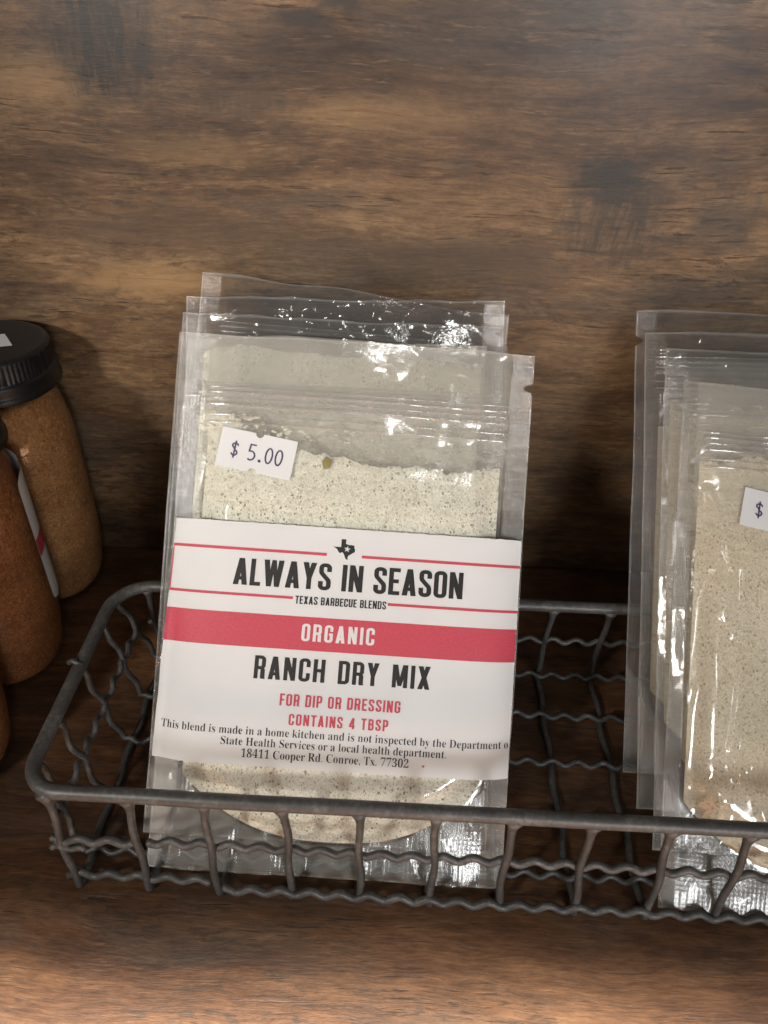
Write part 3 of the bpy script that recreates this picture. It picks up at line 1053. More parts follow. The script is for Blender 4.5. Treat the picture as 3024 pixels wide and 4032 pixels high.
SERIF = {
 ',': (22, [10,-5,10,1,7,3,5,7,7,10,10,12,15,9,17,3,14,-5,7,-10,7,-10], [3,2,1,10,9,8,1,8,7,5,4,3,5,3,1,7,6,1,6,5,1,0,10,8,1,0,8]),
 '.': (22, [15,1,11,0,7,1,6,5,7,9,11,10,15,9,16,5], [0,4,2,6,4,0,6,5,4,2,1,0,4,3,2,7,6,0]),
 '0': (56, [42,4,36,1,28,0,20,1,14,4,9,9,6,17,5,26,4,36,5,46,6,55,9,62,14,67,20,71,28,72,36,71,42,67,46,62,49,55,51,46,52,36,51,26,49,17,46,9,20,13,23,7,28,5,33,7,36,13,37,23,38,36,37,49,36,58,33,64,28,67,23,64,20,58,19,49,18,36,19,23], [10,9,37,16,32,17,11,10,36,23,22,28,16,15,33,26,25,3,19,31,30,9,8,38,39,38,7,10,37,36,34,12,35,32,18,17,21,30,29,3,2,26,27,0,28,12,11,36,19,18,31,15,14,34,39,6,24,1,0,27,0,23,28,7,6,39,26,1,27,4,3,25,33,32,16,6,5,24,13,12,34,5,4,24,22,29,28,22,21,29,2,1,26,35,12,36,24,4,25,8,7,38,9,38,37,14,13,34,21,20,30,20,19,30,33,15,34,18,32,31]),
 '1': (56, [50,1,10,1,10,5,18,5,20,5,22,6,23,8,24,12,24,64,16,55,13,53,10,52,8,53,6,54,5,56,5,58,8,59,11,61,15,63,27,71,37,71,37,12,37,9,38,7,40,5,43,5,50,5], [4,3,1,5,24,23,10,9,17,20,19,8,12,11,16,8,7,21,16,15,14,21,20,8,17,16,10,4,0,24,0,26,25,6,23,22,9,8,18,13,12,16,3,2,1,0,25,24,9,18,17,6,5,23,7,6,22,1,0,4,11,10,16,5,4,24,14,13,16,8,19,18,7,22,21]),
 '2': (56, [50,1,4,1,4,10,24,31,28,36,31,41,33,45,34,50,34,55,34,60,32,64,29,66,26,67,21,66,18,62,17,57,16,50,12,50,8,52,5,55,5,59,5,62,7,65,10,68,14,70,19,71,26,72,36,71,43,67,47,62,48,56,48,52,47,49,45,46,43,42,39,38,11,10,36,10,39,11,42,12,44,15,45,18,46,20,51,20], [43,41,40,27,11,10,17,16,15,4,35,5,19,18,15,0,38,37,30,29,8,31,30,8,34,33,7,2,1,36,13,12,26,27,26,11,6,34,7,32,31,8,21,20,15,7,32,8,35,34,6,28,27,10,29,28,9,36,35,3,0,40,39,35,4,3,6,5,35,18,17,15,24,14,13,24,23,14,23,22,14,22,21,15,36,3,2,26,25,13,1,0,37,28,10,9,14,22,15,0,39,38,20,19,15,25,24,13,36,1,37,11,26,12,43,42,41,29,9,8,33,32,7,0,43,40]),
 '3': (56, [34,1,29,0,24,0,18,0,12,1,8,3,6,6,4,8,4,11,4,14,6,16,8,18,11,18,11,13,14,9,18,6,24,5,27,6,30,7,33,9,35,11,36,15,37,21,36,26,32,31,27,34,20,35,15,35,15,39,21,39,27,40,31,44,33,49,34,55,34,60,32,64,29,66,25,67,22,66,19,65,18,62,17,58,16,55,16,52,11,52,7,54,5,56,4,60,6,64,10,68,16,71,26,72,35,71,42,68,47,63,48,56,47,50,44,45,39,41,31,38,37,36,41,35,45,33,48,30,50,26,51,21,50,15,48,11,46,7,43,4,39,2], [48,47,41,46,45,41,49,48,40,12,11,13,0,19,18,1,0,18,2,1,17,51,38,37,0,70,19,62,61,23,17,16,2,47,46,41,59,58,31,59,30,25,63,62,23,51,50,38,45,44,41,55,54,33,70,69,20,15,3,16,49,40,39,1,18,17,57,33,32,51,37,36,19,70,20,5,4,14,21,66,22,67,66,21,69,68,20,53,52,35,9,8,13,50,49,39,29,28,26,7,6,13,29,26,25,52,36,35,59,31,30,11,10,13,58,32,31,54,53,34,58,57,32,60,59,24,39,38,50,61,24,23,33,54,34,48,41,40,61,60,24,4,3,15,8,7,13,6,5,14,68,67,21,20,68,21,64,63,22,3,2,16,14,4,15,22,63,23,14,13,6,44,42,41,66,65,22,52,51,36,57,56,33,44,43,42,53,35,34,28,27,26,10,9,13,56,55,33,59,25,24,65,64,22,30,29,25]),
 '4': (56, [52,1,19,1,19,5,21,5,24,5,27,6,29,8,30,12,30,19,2,19,2,25,30,71,43,71,43,24,53,24,53,19,43,19,43,12,44,8,46,6,48,5,52,5,52,5,7,24,30,24,30,43,31,66,28,59], [15,13,24,17,8,7,17,16,8,11,10,27,19,18,6,23,9,24,0,20,19,6,18,17,2,1,3,1,0,5,12,11,26,25,13,12,10,9,23,0,19,5,26,25,12,0,22,21,8,15,9,23,27,10,16,15,8,17,7,6,11,27,26,4,1,5,5,19,6,9,15,24,15,14,13,3,1,4,0,21,20,13,25,24]),
 '7': (56, [25,1,18,1,44,61,17,61,12,60,10,56,10,51,5,51,6,71,52,71,52,67], [0,10,2,3,8,4,10,9,2,7,6,5,8,5,4,3,2,9,3,9,8,2,1,0,8,7,5]),
 '8': (56, [46,5,38,1,27,0,20,0,14,2,9,5,6,9,4,13,4,18,5,24,8,28,12,32,19,36,13,40,9,44,7,49,6,54,7,59,8,63,11,66,15,69,21,71,28,72,38,70,44,67,48,62,49,55,48,50,46,46,41,43,35,39,44,34,49,29,51,24,52,19,51,11,22,47,25,44,30,41,34,44,36,47,37,51,38,55,38,58,37,61,35,63,33,65,31,67,28,67,24,66,21,64,19,60,19,55,19,51,19,8,23,5,28,4,33,5,36,8,39,12,40,17,39,22,36,26,31,29,24,33,21,30,18,27,16,23,16,18,17,12], [9,8,68,21,20,48,40,29,41,12,11,65,10,9,67,14,13,53,15,14,53,51,50,18,20,19,48,49,48,19,22,48,47,28,27,41,54,3,55,34,33,60,2,57,56,11,67,66,8,7,68,39,29,40,23,22,47,65,64,12,1,0,58,15,53,52,47,46,23,27,26,42,38,37,64,58,0,59,41,27,42,18,17,51,7,6,69,32,31,64,4,3,54,13,12,36,6,5,69,2,56,55,31,30,64,3,2,55,2,1,57,33,61,60,17,52,51,24,45,44,19,18,50,30,29,39,50,49,19,45,23,46,29,28,41,25,44,43,26,43,42,66,65,11,5,4,54,37,36,12,35,34,60,11,10,67,32,63,62,0,35,59,24,23,45,22,21,48,16,15,52,59,35,60,5,54,69,67,9,68,68,7,69,1,58,57,37,12,64,26,25,43,53,13,36,25,24,44,64,30,38,30,39,38,17,16,52,61,33,32,32,64,63,62,61,32]),
 'C': (70, [66,13,54,3,38,-1,29,0,21,4,14,9,9,16,6,24,5,34,6,44,9,52,14,59,21,64,29,67,39,69,46,68,56,64,58,64,61,65,63,69,64,69,64,47,63,47,59,55,54,61,47,65,39,67,25,58,21,34,26,11,41,3,48,4,54,6,59,10,64,15], [1,0,33,8,7,28,9,8,28,22,21,23,24,17,16,13,12,27,3,2,30,0,34,33,14,13,26,21,20,18,26,25,15,20,19,18,27,26,13,28,6,29,1,32,31,23,18,17,25,16,15,25,24,16,1,33,32,6,5,29,11,10,27,23,21,18,2,31,30,10,9,28,5,4,29,7,6,28,12,11,27,2,1,31,27,10,28,24,23,17,15,14,26,3,30,29,4,3,29]),
 'D': (74, [34,1,4,1,4,2,7,2,10,4,11,7,12,11,12,56,11,61,10,64,7,66,3,66,3,67,33,67,49,65,60,58,67,48,69,34,60,9,28,5,30,3,33,3,42,5,48,11,52,21,53,34,48,57,33,65,30,65,28,64,27,61,26,57,26,11,27,7], [12,11,10,6,33,32,4,20,19,24,23,18,8,31,30,24,17,25,7,6,32,9,8,29,8,7,31,8,30,29,15,14,26,2,1,3,22,21,0,20,3,0,28,13,9,26,25,16,27,13,28,13,12,10,6,5,33,14,13,27,5,4,19,7,32,31,5,19,33,9,29,28,21,20,0,20,4,3,0,18,22,17,16,25,18,17,24,16,15,26,10,9,13,1,0,3,18,23,22,27,26,14]),
 'H': (78, [35,1,3,1,3,2,7,3,10,4,11,7,12,12,12,56,11,61,10,64,7,65,3,66,3,67,35,67,35,66,33,66,30,65,28,64,27,62,27,60,26,37,52,37,51,60,51,62,50,64,48,65,45,66,43,66,43,67,75,67,75,66,71,65,68,64,67,61,66,56,66,12,67,8,68,4,71,3,75,2,75,1,43,1,43,2,47,3,50,4,51,7,52,12,52,34,26,34,26,12,27,7,28,4,31,3,35,2], [6,5,49,17,16,9,8,7,19,19,7,20,3,2,1,41,40,43,43,42,41,31,29,25,40,39,38,7,6,48,18,8,19,45,44,37,1,0,52,9,8,18,13,12,16,36,35,46,40,38,43,35,47,46,12,10,16,38,37,44,32,24,23,34,22,21,46,45,36,4,51,50,0,53,52,3,1,52,20,7,48,3,52,51,16,15,13,34,21,47,35,34,47,28,27,26,12,11,10,21,20,48,43,38,44,4,3,51,28,26,25,17,9,18,16,10,9,50,49,5,32,31,25,30,29,31,33,32,23,33,23,22,48,6,49,37,36,45,21,48,47,5,4,50,29,28,25,34,33,22,32,25,24,15,14,13]),
 'R': (70, [35,1,3,1,3,2,7,3,10,4,11,7,12,12,12,56,11,61,10,64,7,65,3,66,3,67,32,67,45,66,54,63,60,57,61,50,58,40,46,34,65,5,67,3,69,2,71,2,71,2,71,1,51,1,30,32,26,32,26,12,27,7,28,4,31,3,35,2,26,57,26,34,30,34,37,35,42,38,45,43,46,50,43,61,34,65,30,65,28,63,27,61], [26,21,20,19,39,38,12,10,13,15,14,41,34,8,7,35,6,28,9,8,44,10,9,13,14,13,42,17,16,40,44,43,9,19,38,37,26,22,21,0,33,32,30,29,5,3,2,1,14,42,41,26,25,22,18,40,39,19,18,39,15,41,40,27,37,36,8,45,44,5,4,30,12,11,10,35,7,6,3,1,32,16,15,40,28,6,29,1,0,32,25,24,22,26,20,19,24,23,22,28,36,35,8,34,45,28,27,36,27,19,37,27,26,19,18,17,40,4,31,30,3,32,31,6,5,29,35,34,7,4,3,31,9,43,13,43,42,13]),
 'S': (58, [9,-1,7,-1,7,23,9,23,12,14,16,7,22,3,29,1,35,2,39,5,41,9,42,13,40,20,34,24,25,29,17,33,12,38,9,43,8,49,9,55,11,60,14,63,17,66,22,68,28,69,31,69,34,68,43,66,44,66,45,65,47,66,48,69,50,69,50,48,49,48,47,53,44,58,41,62,37,64,33,66,29,67,24,66,20,64,18,61,17,57,18,53,20,50,23,47,43,37,47,34,50,31,51,28,52,24,53,20,52,14,50,9,46,5,41,2,36,0,29,-1,26,-1,24,0,21,0,15,2,13,2,13,3,11,2,10,2,9,0], [63,62,6,54,53,11,7,6,60,50,49,12,1,68,67,37,28,27,37,29,28,8,7,58,36,35,30,27,26,38,13,12,49,39,38,26,5,65,64,5,4,66,41,40,24,51,50,12,58,57,9,9,57,10,60,6,61,10,55,11,5,64,63,14,13,48,23,22,42,24,23,41,52,51,12,20,19,44,19,18,45,33,32,35,4,3,2,5,66,65,26,25,39,1,0,68,42,22,43,9,8,58,17,16,46,25,24,40,4,1,67,59,58,7,56,55,10,15,14,47,60,59,7,57,56,10,55,54,11,19,45,44,53,12,11,22,21,43,36,30,29,38,37,27,18,17,46,62,61,6,4,67,66,32,31,30,18,46,45,37,36,29,35,34,33,21,20,43,2,1,4,44,43,20,6,5,63,53,52,12,49,48,13,16,47,46,39,25,40,32,30,35,48,47,14,23,42,41,16,15,47]),
 'T': (63, [48,1,14,1,14,2,18,2,22,4,23,7,24,12,24,65,22,65,15,64,9,61,5,55,4,48,2,48,2,67,60,67,60,48,59,48,54,61,40,65,38,65,38,12,39,7,41,4,44,2,48,2], [13,12,11,20,14,7,1,0,24,3,2,1,20,7,21,20,15,14,21,6,22,23,4,3,14,11,10,22,5,23,7,6,21,6,5,22,0,25,24,16,15,18,20,19,15,24,23,3,14,8,7,5,4,23,14,13,11,17,16,18,3,1,24,19,18,15,14,9,8,14,10,9]),
 'a': (51, [48,4,43,1,38,-1,33,1,30,6,22,1,14,-1,10,0,7,2,4,5,4,9,5,15,10,20,18,24,30,28,30,36,30,40,28,43,26,44,22,45,17,44,15,41,15,40,16,38,17,36,18,34,17,32,16,31,14,29,12,29,9,30,7,31,6,33,6,35,6,38,8,41,11,43,14,45,19,46,24,47,33,46,39,43,42,38,43,31,43,7,43,6,44,5,45,4,47,5,47,5,17,13,18,6,22,4,24,5,26,5,28,7,30,9,30,26,20,21], [10,9,50,13,58,57,27,26,25,29,32,30,39,38,19,37,36,21,58,12,50,24,27,25,6,5,52,56,44,57,21,35,22,5,4,54,14,57,43,36,35,21,37,21,20,24,23,28,12,11,50,11,10,50,33,32,29,2,1,45,29,28,23,29,23,33,14,13,57,53,5,54,2,45,44,40,17,16,34,33,23,42,41,15,40,39,18,0,49,48,38,20,19,41,40,16,0,48,47,13,12,58,4,3,44,9,51,50,4,44,56,15,14,43,8,52,51,1,47,46,55,54,4,35,34,22,28,27,24,52,8,7,5,53,52,22,34,23,56,55,4,43,42,15,1,0,47,3,2,44,45,1,46,44,43,57,15,41,16,38,37,20,17,40,18,8,51,9,39,19,18,7,6,52,32,31,30]),
 'b': (54, [8,-1,7,-1,7,58,7,62,6,64,4,66,2,66,2,67,20,67,20,40,26,45,33,47,38,46,42,44,45,41,48,36,50,31,50,25,49,18,47,12,44,6,40,2,35,0,29,-1,22,1,16,5,20,10,22,4,27,1,32,3,35,7,37,14,37,24,37,32,35,38,32,41,27,42,25,42,23,41,21,39,20,36], [10,37,36,18,17,32,37,10,38,15,14,33,11,10,36,10,9,38,2,1,40,18,32,31,29,22,30,19,18,31,30,20,31,1,0,25,7,5,8,24,23,28,34,12,35,8,3,2,12,11,35,25,26,40,9,40,39,13,12,34,21,20,30,16,33,32,23,22,29,9,39,38,20,19,31,27,24,28,14,13,34,17,16,32,27,25,24,22,21,30,29,28,23,33,14,34,5,4,8,9,8,2,40,1,25,16,15,33,7,6,5,36,35,11,9,2,40,8,4,3,27,26,25]),
 'c': (44, [41,9,34,2,23,-1,18,0,13,2,9,6,6,10,4,16,4,22,4,29,7,35,10,40,15,44,20,46,26,47,32,46,37,44,40,41,41,36,40,34,39,33,37,31,35,31,31,33,30,37,30,38,30,40,30,41,29,44,25,45,18,41,16,28,17,18,20,11,24,6,30,5,36,6,40,10], [19,18,22,21,20,19,13,12,30,3,2,34,1,36,35,8,32,31,4,3,33,16,15,27,25,24,17,17,16,26,1,0,36,15,28,27,9,8,31,15,14,28,33,3,34,32,6,33,29,13,30,11,10,31,6,5,33,7,6,32,14,13,29,2,35,34,2,1,35,12,11,30,18,17,24,5,4,33,10,9,31,24,22,18,24,23,22,26,25,17,29,28,14,26,16,27,0,37,36,8,7,32,30,11,31,22,21,19]),
 'd': (55, [34,8,28,1,21,-1,16,0,12,2,8,6,6,10,4,16,4,22,4,29,6,35,9,40,13,44,17,46,22,47,28,45,34,40,34,60,33,63,32,65,30,66,27,66,27,67,47,67,47,11,47,8,48,6,50,4,52,4,52,2,44,2,34,-1,19,8,21,5,25,3,28,4,31,6,33,8,34,11,34,36,33,39,31,41,29,42,26,43,22,41,19,37,17,31,17,23,17,14], [30,26,25,13,45,44,4,3,32,6,5,48,2,1,34,16,40,39,3,2,33,0,25,24,24,23,16,44,43,14,37,36,0,29,28,27,15,14,43,10,9,46,16,15,41,23,20,19,11,10,46,5,4,32,9,47,46,23,18,17,1,0,36,9,8,47,27,26,30,39,24,16,22,21,20,15,42,41,23,22,20,0,24,38,38,24,39,14,13,44,32,3,33,45,11,46,12,11,45,23,19,18,13,12,45,42,15,43,1,35,34,5,32,48,16,41,40,0,30,25,7,48,47,23,17,16,8,7,47,0,31,30,35,1,36,2,34,33,7,6,48,29,27,30,38,37,0]),
 'e': (45, [41,11,33,2,23,-1,18,0,13,2,9,6,6,10,4,16,4,23,4,30,6,35,9,40,13,44,18,46,23,47,31,45,37,41,40,35,41,26,41,25,17,25,20,10,30,6,36,7,40,12,17,30,17,28,31,28,30,38,29,42,27,44,24,45,18,41], [32,13,12,32,31,13,32,12,11,17,16,28,19,18,27,25,32,11,2,1,22,9,8,20,0,24,23,4,3,21,7,6,21,9,20,26,14,31,30,11,10,25,26,25,9,5,4,21,15,14,30,15,30,29,18,17,27,26,20,27,20,19,27,16,29,28,10,9,25,20,7,21,1,0,23,6,5,21,3,2,21,2,22,21,8,7,20,1,23,22,16,15,29,14,13,31,28,27,17]),
 'f': (32, [29,1,3,1,3,2,5,2,6,3,7,4,8,5,8,7,9,42,3,42,3,45,9,45,9,53,10,59,13,64,19,67,26,68,31,68,35,66,38,63,38,59,38,57,37,55,35,54,33,54,31,54,30,55,29,56,28,58,28,60,29,62,30,63,30,63,30,64,30,65,29,66,27,67,24,66,22,64,22,62,21,58,21,45,30,45,30,42,21,42,21,10,22,6,23,3,26,2,29,2], [0,49,48,9,43,41,24,23,22,34,33,18,45,8,7,11,10,9,29,24,21,46,45,7,32,31,19,11,9,41,35,16,36,21,20,29,14,40,39,25,24,28,14,13,40,1,0,48,13,12,40,17,16,35,12,41,40,20,19,31,16,15,37,16,37,36,35,34,17,4,3,1,6,46,7,32,18,33,48,47,4,26,25,28,5,47,6,45,44,8,18,17,34,12,11,41,31,30,20,8,43,9,30,29,20,44,43,8,15,14,39,15,38,37,22,21,24,24,29,28,47,46,6,4,47,5,19,18,32,3,2,1,38,15,39,43,42,41,28,27,26,1,48,4]),
 'h': (57, [26,1,3,1,3,2,5,2,7,3,8,5,9,8,9,59,8,62,7,64,6,66,4,66,4,67,21,67,21,38,29,45,36,47,45,43,48,31,48,8,49,5,50,3,51,2,53,2,53,1,31,1,31,2,35,3,36,8,36,32,35,36,35,39,33,41,30,41,25,40,21,35,21,8,22,5,22,3,24,2,26,2], [25,24,22,5,4,38,6,5,37,38,4,39,17,16,31,27,25,22,12,11,10,34,33,15,30,29,18,30,17,31,36,6,37,14,13,7,28,27,20,24,23,22,7,6,35,16,15,32,4,3,39,33,32,15,18,17,30,35,34,14,3,0,39,13,10,9,15,14,34,3,2,1,14,7,35,13,8,7,27,22,21,19,18,28,28,20,19,35,6,36,0,40,39,29,28,18,32,31,16,27,21,20,37,5,38,13,12,10,27,26,25,3,1,0,13,9,8]),
 'i': (30, [26,1,3,1,3,2,5,2,7,3,8,5,9,8,9,38,8,41,8,43,6,44,4,44,4,45,21,45,21,8,22,5,22,3,24,2,26,2,20,57,18,55,15,55,12,55,10,57,9,59,8,61,9,64,10,66,12,68,15,68,18,68,20,66,21,64,22,61,21,59], [23,22,21,25,23,21,25,24,23,13,12,10,7,14,13,1,0,3,0,17,3,17,16,4,12,11,10,29,28,27,4,3,17,5,16,15,25,33,29,6,5,15,33,32,29,26,25,29,8,7,13,32,31,29,25,21,33,13,10,9,13,9,8,27,26,29,0,18,17,31,30,29,6,15,14,2,1,3,19,34,33,21,19,33,5,4,16,21,20,19,7,6,14]),
 'k': (53, [26,1,3,1,3,2,5,2,7,3,8,5,9,8,9,59,8,62,8,64,6,66,4,66,4,67,21,67,21,23,34,36,36,39,37,42,35,44,31,44,31,45,51,45,51,44,46,43,40,39,32,31,51,5,53,2,55,2,55,1,32,1,32,2,32,2,35,2,36,5,36,6,35,8,24,23,21,20,21,8,22,5,22,3,24,2,26,2], [14,7,6,0,43,42,12,11,10,14,13,7,23,18,17,20,19,18,13,8,7,25,15,14,40,39,6,37,25,14,4,42,41,34,33,26,32,30,33,24,16,15,31,30,32,34,26,35,26,25,36,33,27,26,37,36,25,24,23,17,21,20,18,25,24,15,3,2,1,3,1,0,30,29,33,14,6,38,13,9,8,29,27,33,23,21,18,29,28,27,6,5,40,12,10,13,4,3,42,42,3,0,10,9,13,41,40,5,38,37,14,22,21,23,38,6,39,35,26,36,24,17,16,5,4,41]),
 'l': (30, [26,1,3,1,3,2,5,2,7,3,8,5,9,8,9,59,8,62,8,64,6,66,4,66,4,67,21,67,21,8,22,5,22,3,24,2,26,2], [17,4,3,13,10,9,14,7,6,15,6,5,16,5,4,13,12,10,0,18,17,1,0,3,12,11,10,13,8,7,0,17,3,14,13,7,13,9,8,15,14,6,17,16,4,16,15,5,3,2,1]),
 'm': (83, [26,1,3,1,3,2,5,2,7,3,8,5,9,8,9,38,8,41,7,43,6,44,4,44,4,45,21,45,21,38,28,45,35,47,43,45,48,38,55,45,62,47,71,43,74,31,74,8,75,5,75,3,77,2,79,2,79,1,57,1,57,2,59,2,61,3,61,6,62,8,62,32,61,36,61,39,59,41,56,41,52,40,48,36,48,8,48,6,49,3,50,2,52,2,52,1,30,1,30,2,32,2,34,3,35,6,35,8,35,32,35,36,34,39,33,41,30,41,25,40,21,35,21,8,21,6,22,4,24,2,26,2], [54,53,42,7,60,14,15,14,59,20,19,38,2,1,3,34,33,24,43,52,44,26,25,31,51,50,45,24,23,34,31,29,26,22,36,35,17,56,55,22,21,36,52,51,44,8,14,13,0,64,3,38,37,20,15,59,58,41,40,18,1,0,3,39,38,19,6,61,60,50,49,48,4,3,64,12,10,13,10,9,13,56,16,57,17,16,56,8,7,14,40,39,19,29,28,26,28,27,26,55,54,41,44,51,45,42,53,43,9,8,13,16,15,57,50,48,47,36,21,37,32,31,25,18,55,41,21,20,37,19,18,40,0,65,64,53,52,43,47,46,45,41,54,42,18,17,55,5,63,62,30,29,31,14,60,59,6,5,62,32,25,33,12,11,10,6,62,61,23,22,34,7,6,60,64,63,4,50,47,45,25,24,33,15,58,57,5,4,63,22,35,34]),
 'n': (57, [26,1,3,1,3,2,5,2,7,3,8,5,9,8,9,38,8,41,7,43,6,44,4,44,4,45,21,45,21,38,29,45,36,47,45,43,48,31,48,8,49,5,50,3,51,2,53,2,53,1,31,1,31,2,35,3,36,8,36,32,35,36,35,39,33,41,30,41,25,40,21,35,21,8,22,5,22,3,24,2,26,2], [24,23,22,6,5,37,19,18,28,4,3,39,13,9,8,35,6,36,29,28,18,28,27,20,7,6,35,3,2,1,34,33,15,18,17,30,30,29,18,14,7,35,36,6,37,35,34,14,32,31,16,38,4,39,13,12,10,22,21,27,25,24,22,12,11,10,28,20,19,37,5,38,31,30,17,14,8,7,14,13,8,16,15,32,17,16,31,34,15,14,3,1,0,26,25,27,13,10,9,32,15,33,5,4,38,27,25,22,3,0,39,0,40,39,27,21,20]),
 'o': (50, [36,2,31,0,25,-1,19,0,14,2,9,6,6,11,4,16,4,23,4,29,6,35,9,40,14,44,19,46,25,47,31,46,36,44,40,40,44,35,46,30,46,23,46,16,44,11,40,6,18,5,21,2,25,1,29,2,32,5,33,8,33,12,33,23,33,34,32,41,29,44,25,45,21,44,18,41,17,34,17,23,17,12,18,8], [11,10,38,1,0,28,9,8,39,40,39,7,13,12,37,4,24,41,7,6,40,38,37,11,14,13,36,8,7,39,2,26,25,23,30,29,15,14,35,19,18,32,33,32,17,4,3,24,35,16,15,2,1,27,21,20,31,26,2,27,3,2,25,31,30,21,16,34,33,5,4,41,35,14,36,18,17,32,23,22,30,12,11,37,22,21,30,3,25,24,6,5,40,32,31,19,41,40,5,0,23,29,0,29,28,20,19,31,38,9,39,1,28,27,16,33,17,10,9,38,16,35,34,37,36,13]),
 'p': (55, [29,-20,3,-20,3,-19,5,-19,6,-18,8,-17,8,-15,8,-13,9,36,8,40,8,43,6,44,4,44,4,45,21,45,21,37,27,45,34,47,39,46,43,44,47,40,49,36,51,30,51,24,51,17,49,11,46,6,43,2,39,0,34,-1,28,1,21,6,21,-12,22,-15,23,-17,25,-18,27,-19,29,-19,21,10,24,5,29,3,33,5,36,8,38,15,38,23,38,31,37,37,34,41,30,42,25,40,21,35], [14,13,11,19,46,20,23,22,44,4,35,34,5,34,33,48,47,17,4,3,1,33,32,7,49,48,16,41,26,42,15,8,50,42,26,43,47,46,18,24,23,44,26,25,43,7,6,33,4,1,35,22,21,45,14,10,9,14,11,10,15,9,8,0,37,36,30,40,39,8,7,38,25,24,43,49,16,15,17,16,48,50,49,15,18,17,47,5,4,34,31,7,32,46,21,20,31,30,39,24,44,43,13,12,11,15,14,9,28,27,41,3,2,1,28,41,29,38,7,31,26,41,27,19,18,46,1,0,35,0,36,35,30,29,40,21,46,45,22,45,44,8,38,50,41,40,29,31,39,38,6,5,33]),
 'r': (43, [29,1,3,1,3,2,5,2,7,3,8,5,9,8,9,38,8,41,7,43,6,44,4,44,4,45,21,45,21,35,25,41,28,44,32,46,35,47,38,46,40,45,42,43,42,40,42,37,41,35,39,34,37,34,35,34,34,35,32,36,31,38,30,39,28,39,26,39,24,36,22,33,21,29,21,8,22,5,23,3,26,2,29,2], [13,12,10,16,32,31,20,19,30,22,21,29,27,26,28,29,26,22,1,0,40,34,33,15,33,32,15,37,6,5,13,9,8,14,13,8,29,28,26,37,36,6,38,5,4,38,37,5,35,14,36,17,16,31,18,17,30,23,22,26,39,4,3,29,21,30,14,7,36,19,18,30,31,30,17,36,7,6,35,34,14,25,24,23,9,13,10,26,25,23,15,14,34,40,39,1,3,2,1,14,8,7,12,11,10,16,15,32,0,41,40,39,3,1,39,38,4,21,20,30]),
 's': (43, [33,3,29,0,22,-1,18,0,12,2,11,2,8,1,7,-1,6,-1,6,15,7,15,9,10,12,5,16,2,21,1,24,2,27,3,29,6,29,9,28,13,24,16,16,20,12,23,9,26,7,29,6,33,7,38,10,43,15,46,21,47,23,47,25,46,31,45,32,45,34,45,35,47,36,47,36,34,34,34,33,38,30,42,26,44,22,45,19,44,17,43,15,41,15,39,15,36,17,34,19,32,28,28,32,25,35,22,37,19,38,14,37,8], [53,52,19,46,45,27,2,1,15,6,5,12,39,34,33,41,31,42,11,10,9,0,55,18,47,46,26,16,15,1,4,3,13,55,54,18,32,31,41,3,2,14,14,2,15,50,49,21,0,18,17,54,53,19,22,21,49,21,20,50,31,30,42,37,36,39,26,25,47,40,39,33,29,28,43,27,26,46,36,34,39,43,42,29,51,20,19,52,51,19,17,16,1,39,38,37,36,35,34,23,22,49,3,14,13,51,50,20,23,49,48,1,0,17,30,29,42,11,6,12,8,7,6,44,43,28,40,33,32,44,28,45,28,27,45,25,24,48,8,6,11,13,12,4,18,54,19,41,40,32,9,8,11,47,25,48,12,5,4,24,23,48]),
 't': (34, [32,10,27,2,18,-1,13,0,10,2,9,5,8,11,8,42,4,42,4,44,14,54,17,59,20,62,21,62,21,45,30,45,30,42,21,42,21,12,21,9,22,7,23,6,25,5,29,7,31,10], [4,3,20,2,1,21,14,10,9,1,22,21,2,21,20,8,16,14,5,4,19,14,11,10,7,16,8,13,12,11,17,16,7,16,15,14,7,6,18,18,6,19,3,2,20,9,8,14,18,17,7,1,0,23,1,23,22,6,5,19,4,20,19,0,24,23,14,13,11]),
 'v': (46, [23,-1,22,-1,5,40,4,42,2,44,0,44,0,45,24,45,24,45,23,45,20,44,18,41,19,40,19,40,27,16,36,39,37,41,35,44,31,44,31,45,45,45,45,44,43,44,41,42,39,40], [10,4,3,17,16,23,16,15,24,24,15,14,2,1,14,22,21,20,19,18,17,11,3,2,22,20,17,13,2,14,23,16,24,6,5,4,9,8,7,0,24,14,12,11,2,6,4,10,12,2,13,7,6,10,20,19,17,10,9,7,22,17,23,11,10,3,1,0,14]),
 'x': (48, [17,1,1,1,1,2,5,4,10,8,19,20,7,40,4,43,1,44,1,45,24,45,24,44,22,44,20,42,21,40,22,38,27,29,34,38,35,40,36,41,35,43,34,44,32,44,31,44,31,45,46,45,46,45,42,43,37,38,29,27,44,4,45,3,46,2,47,2,47,1,24,1,24,2,25,2,27,2,28,3,28,4,28,7,26,9,21,18,14,9,12,7,12,5,13,2,17,1], [40,30,41,16,29,17,0,48,47,4,3,46,25,24,21,43,29,5,5,15,6,40,39,30,9,7,12,4,46,45,9,8,7,41,30,42,39,31,30,27,21,20,14,13,6,28,19,18,2,1,3,3,47,46,15,14,6,38,34,31,29,16,5,10,9,12,44,43,5,24,22,21,35,34,38,16,15,5,5,4,44,27,26,25,24,23,22,27,20,19,12,11,10,1,0,47,43,42,29,36,35,37,28,27,19,34,33,32,28,18,17,4,45,44,27,25,21,37,35,38,30,29,42,29,28,17,7,6,13,12,7,13,34,32,31,39,38,31,3,1,47]),
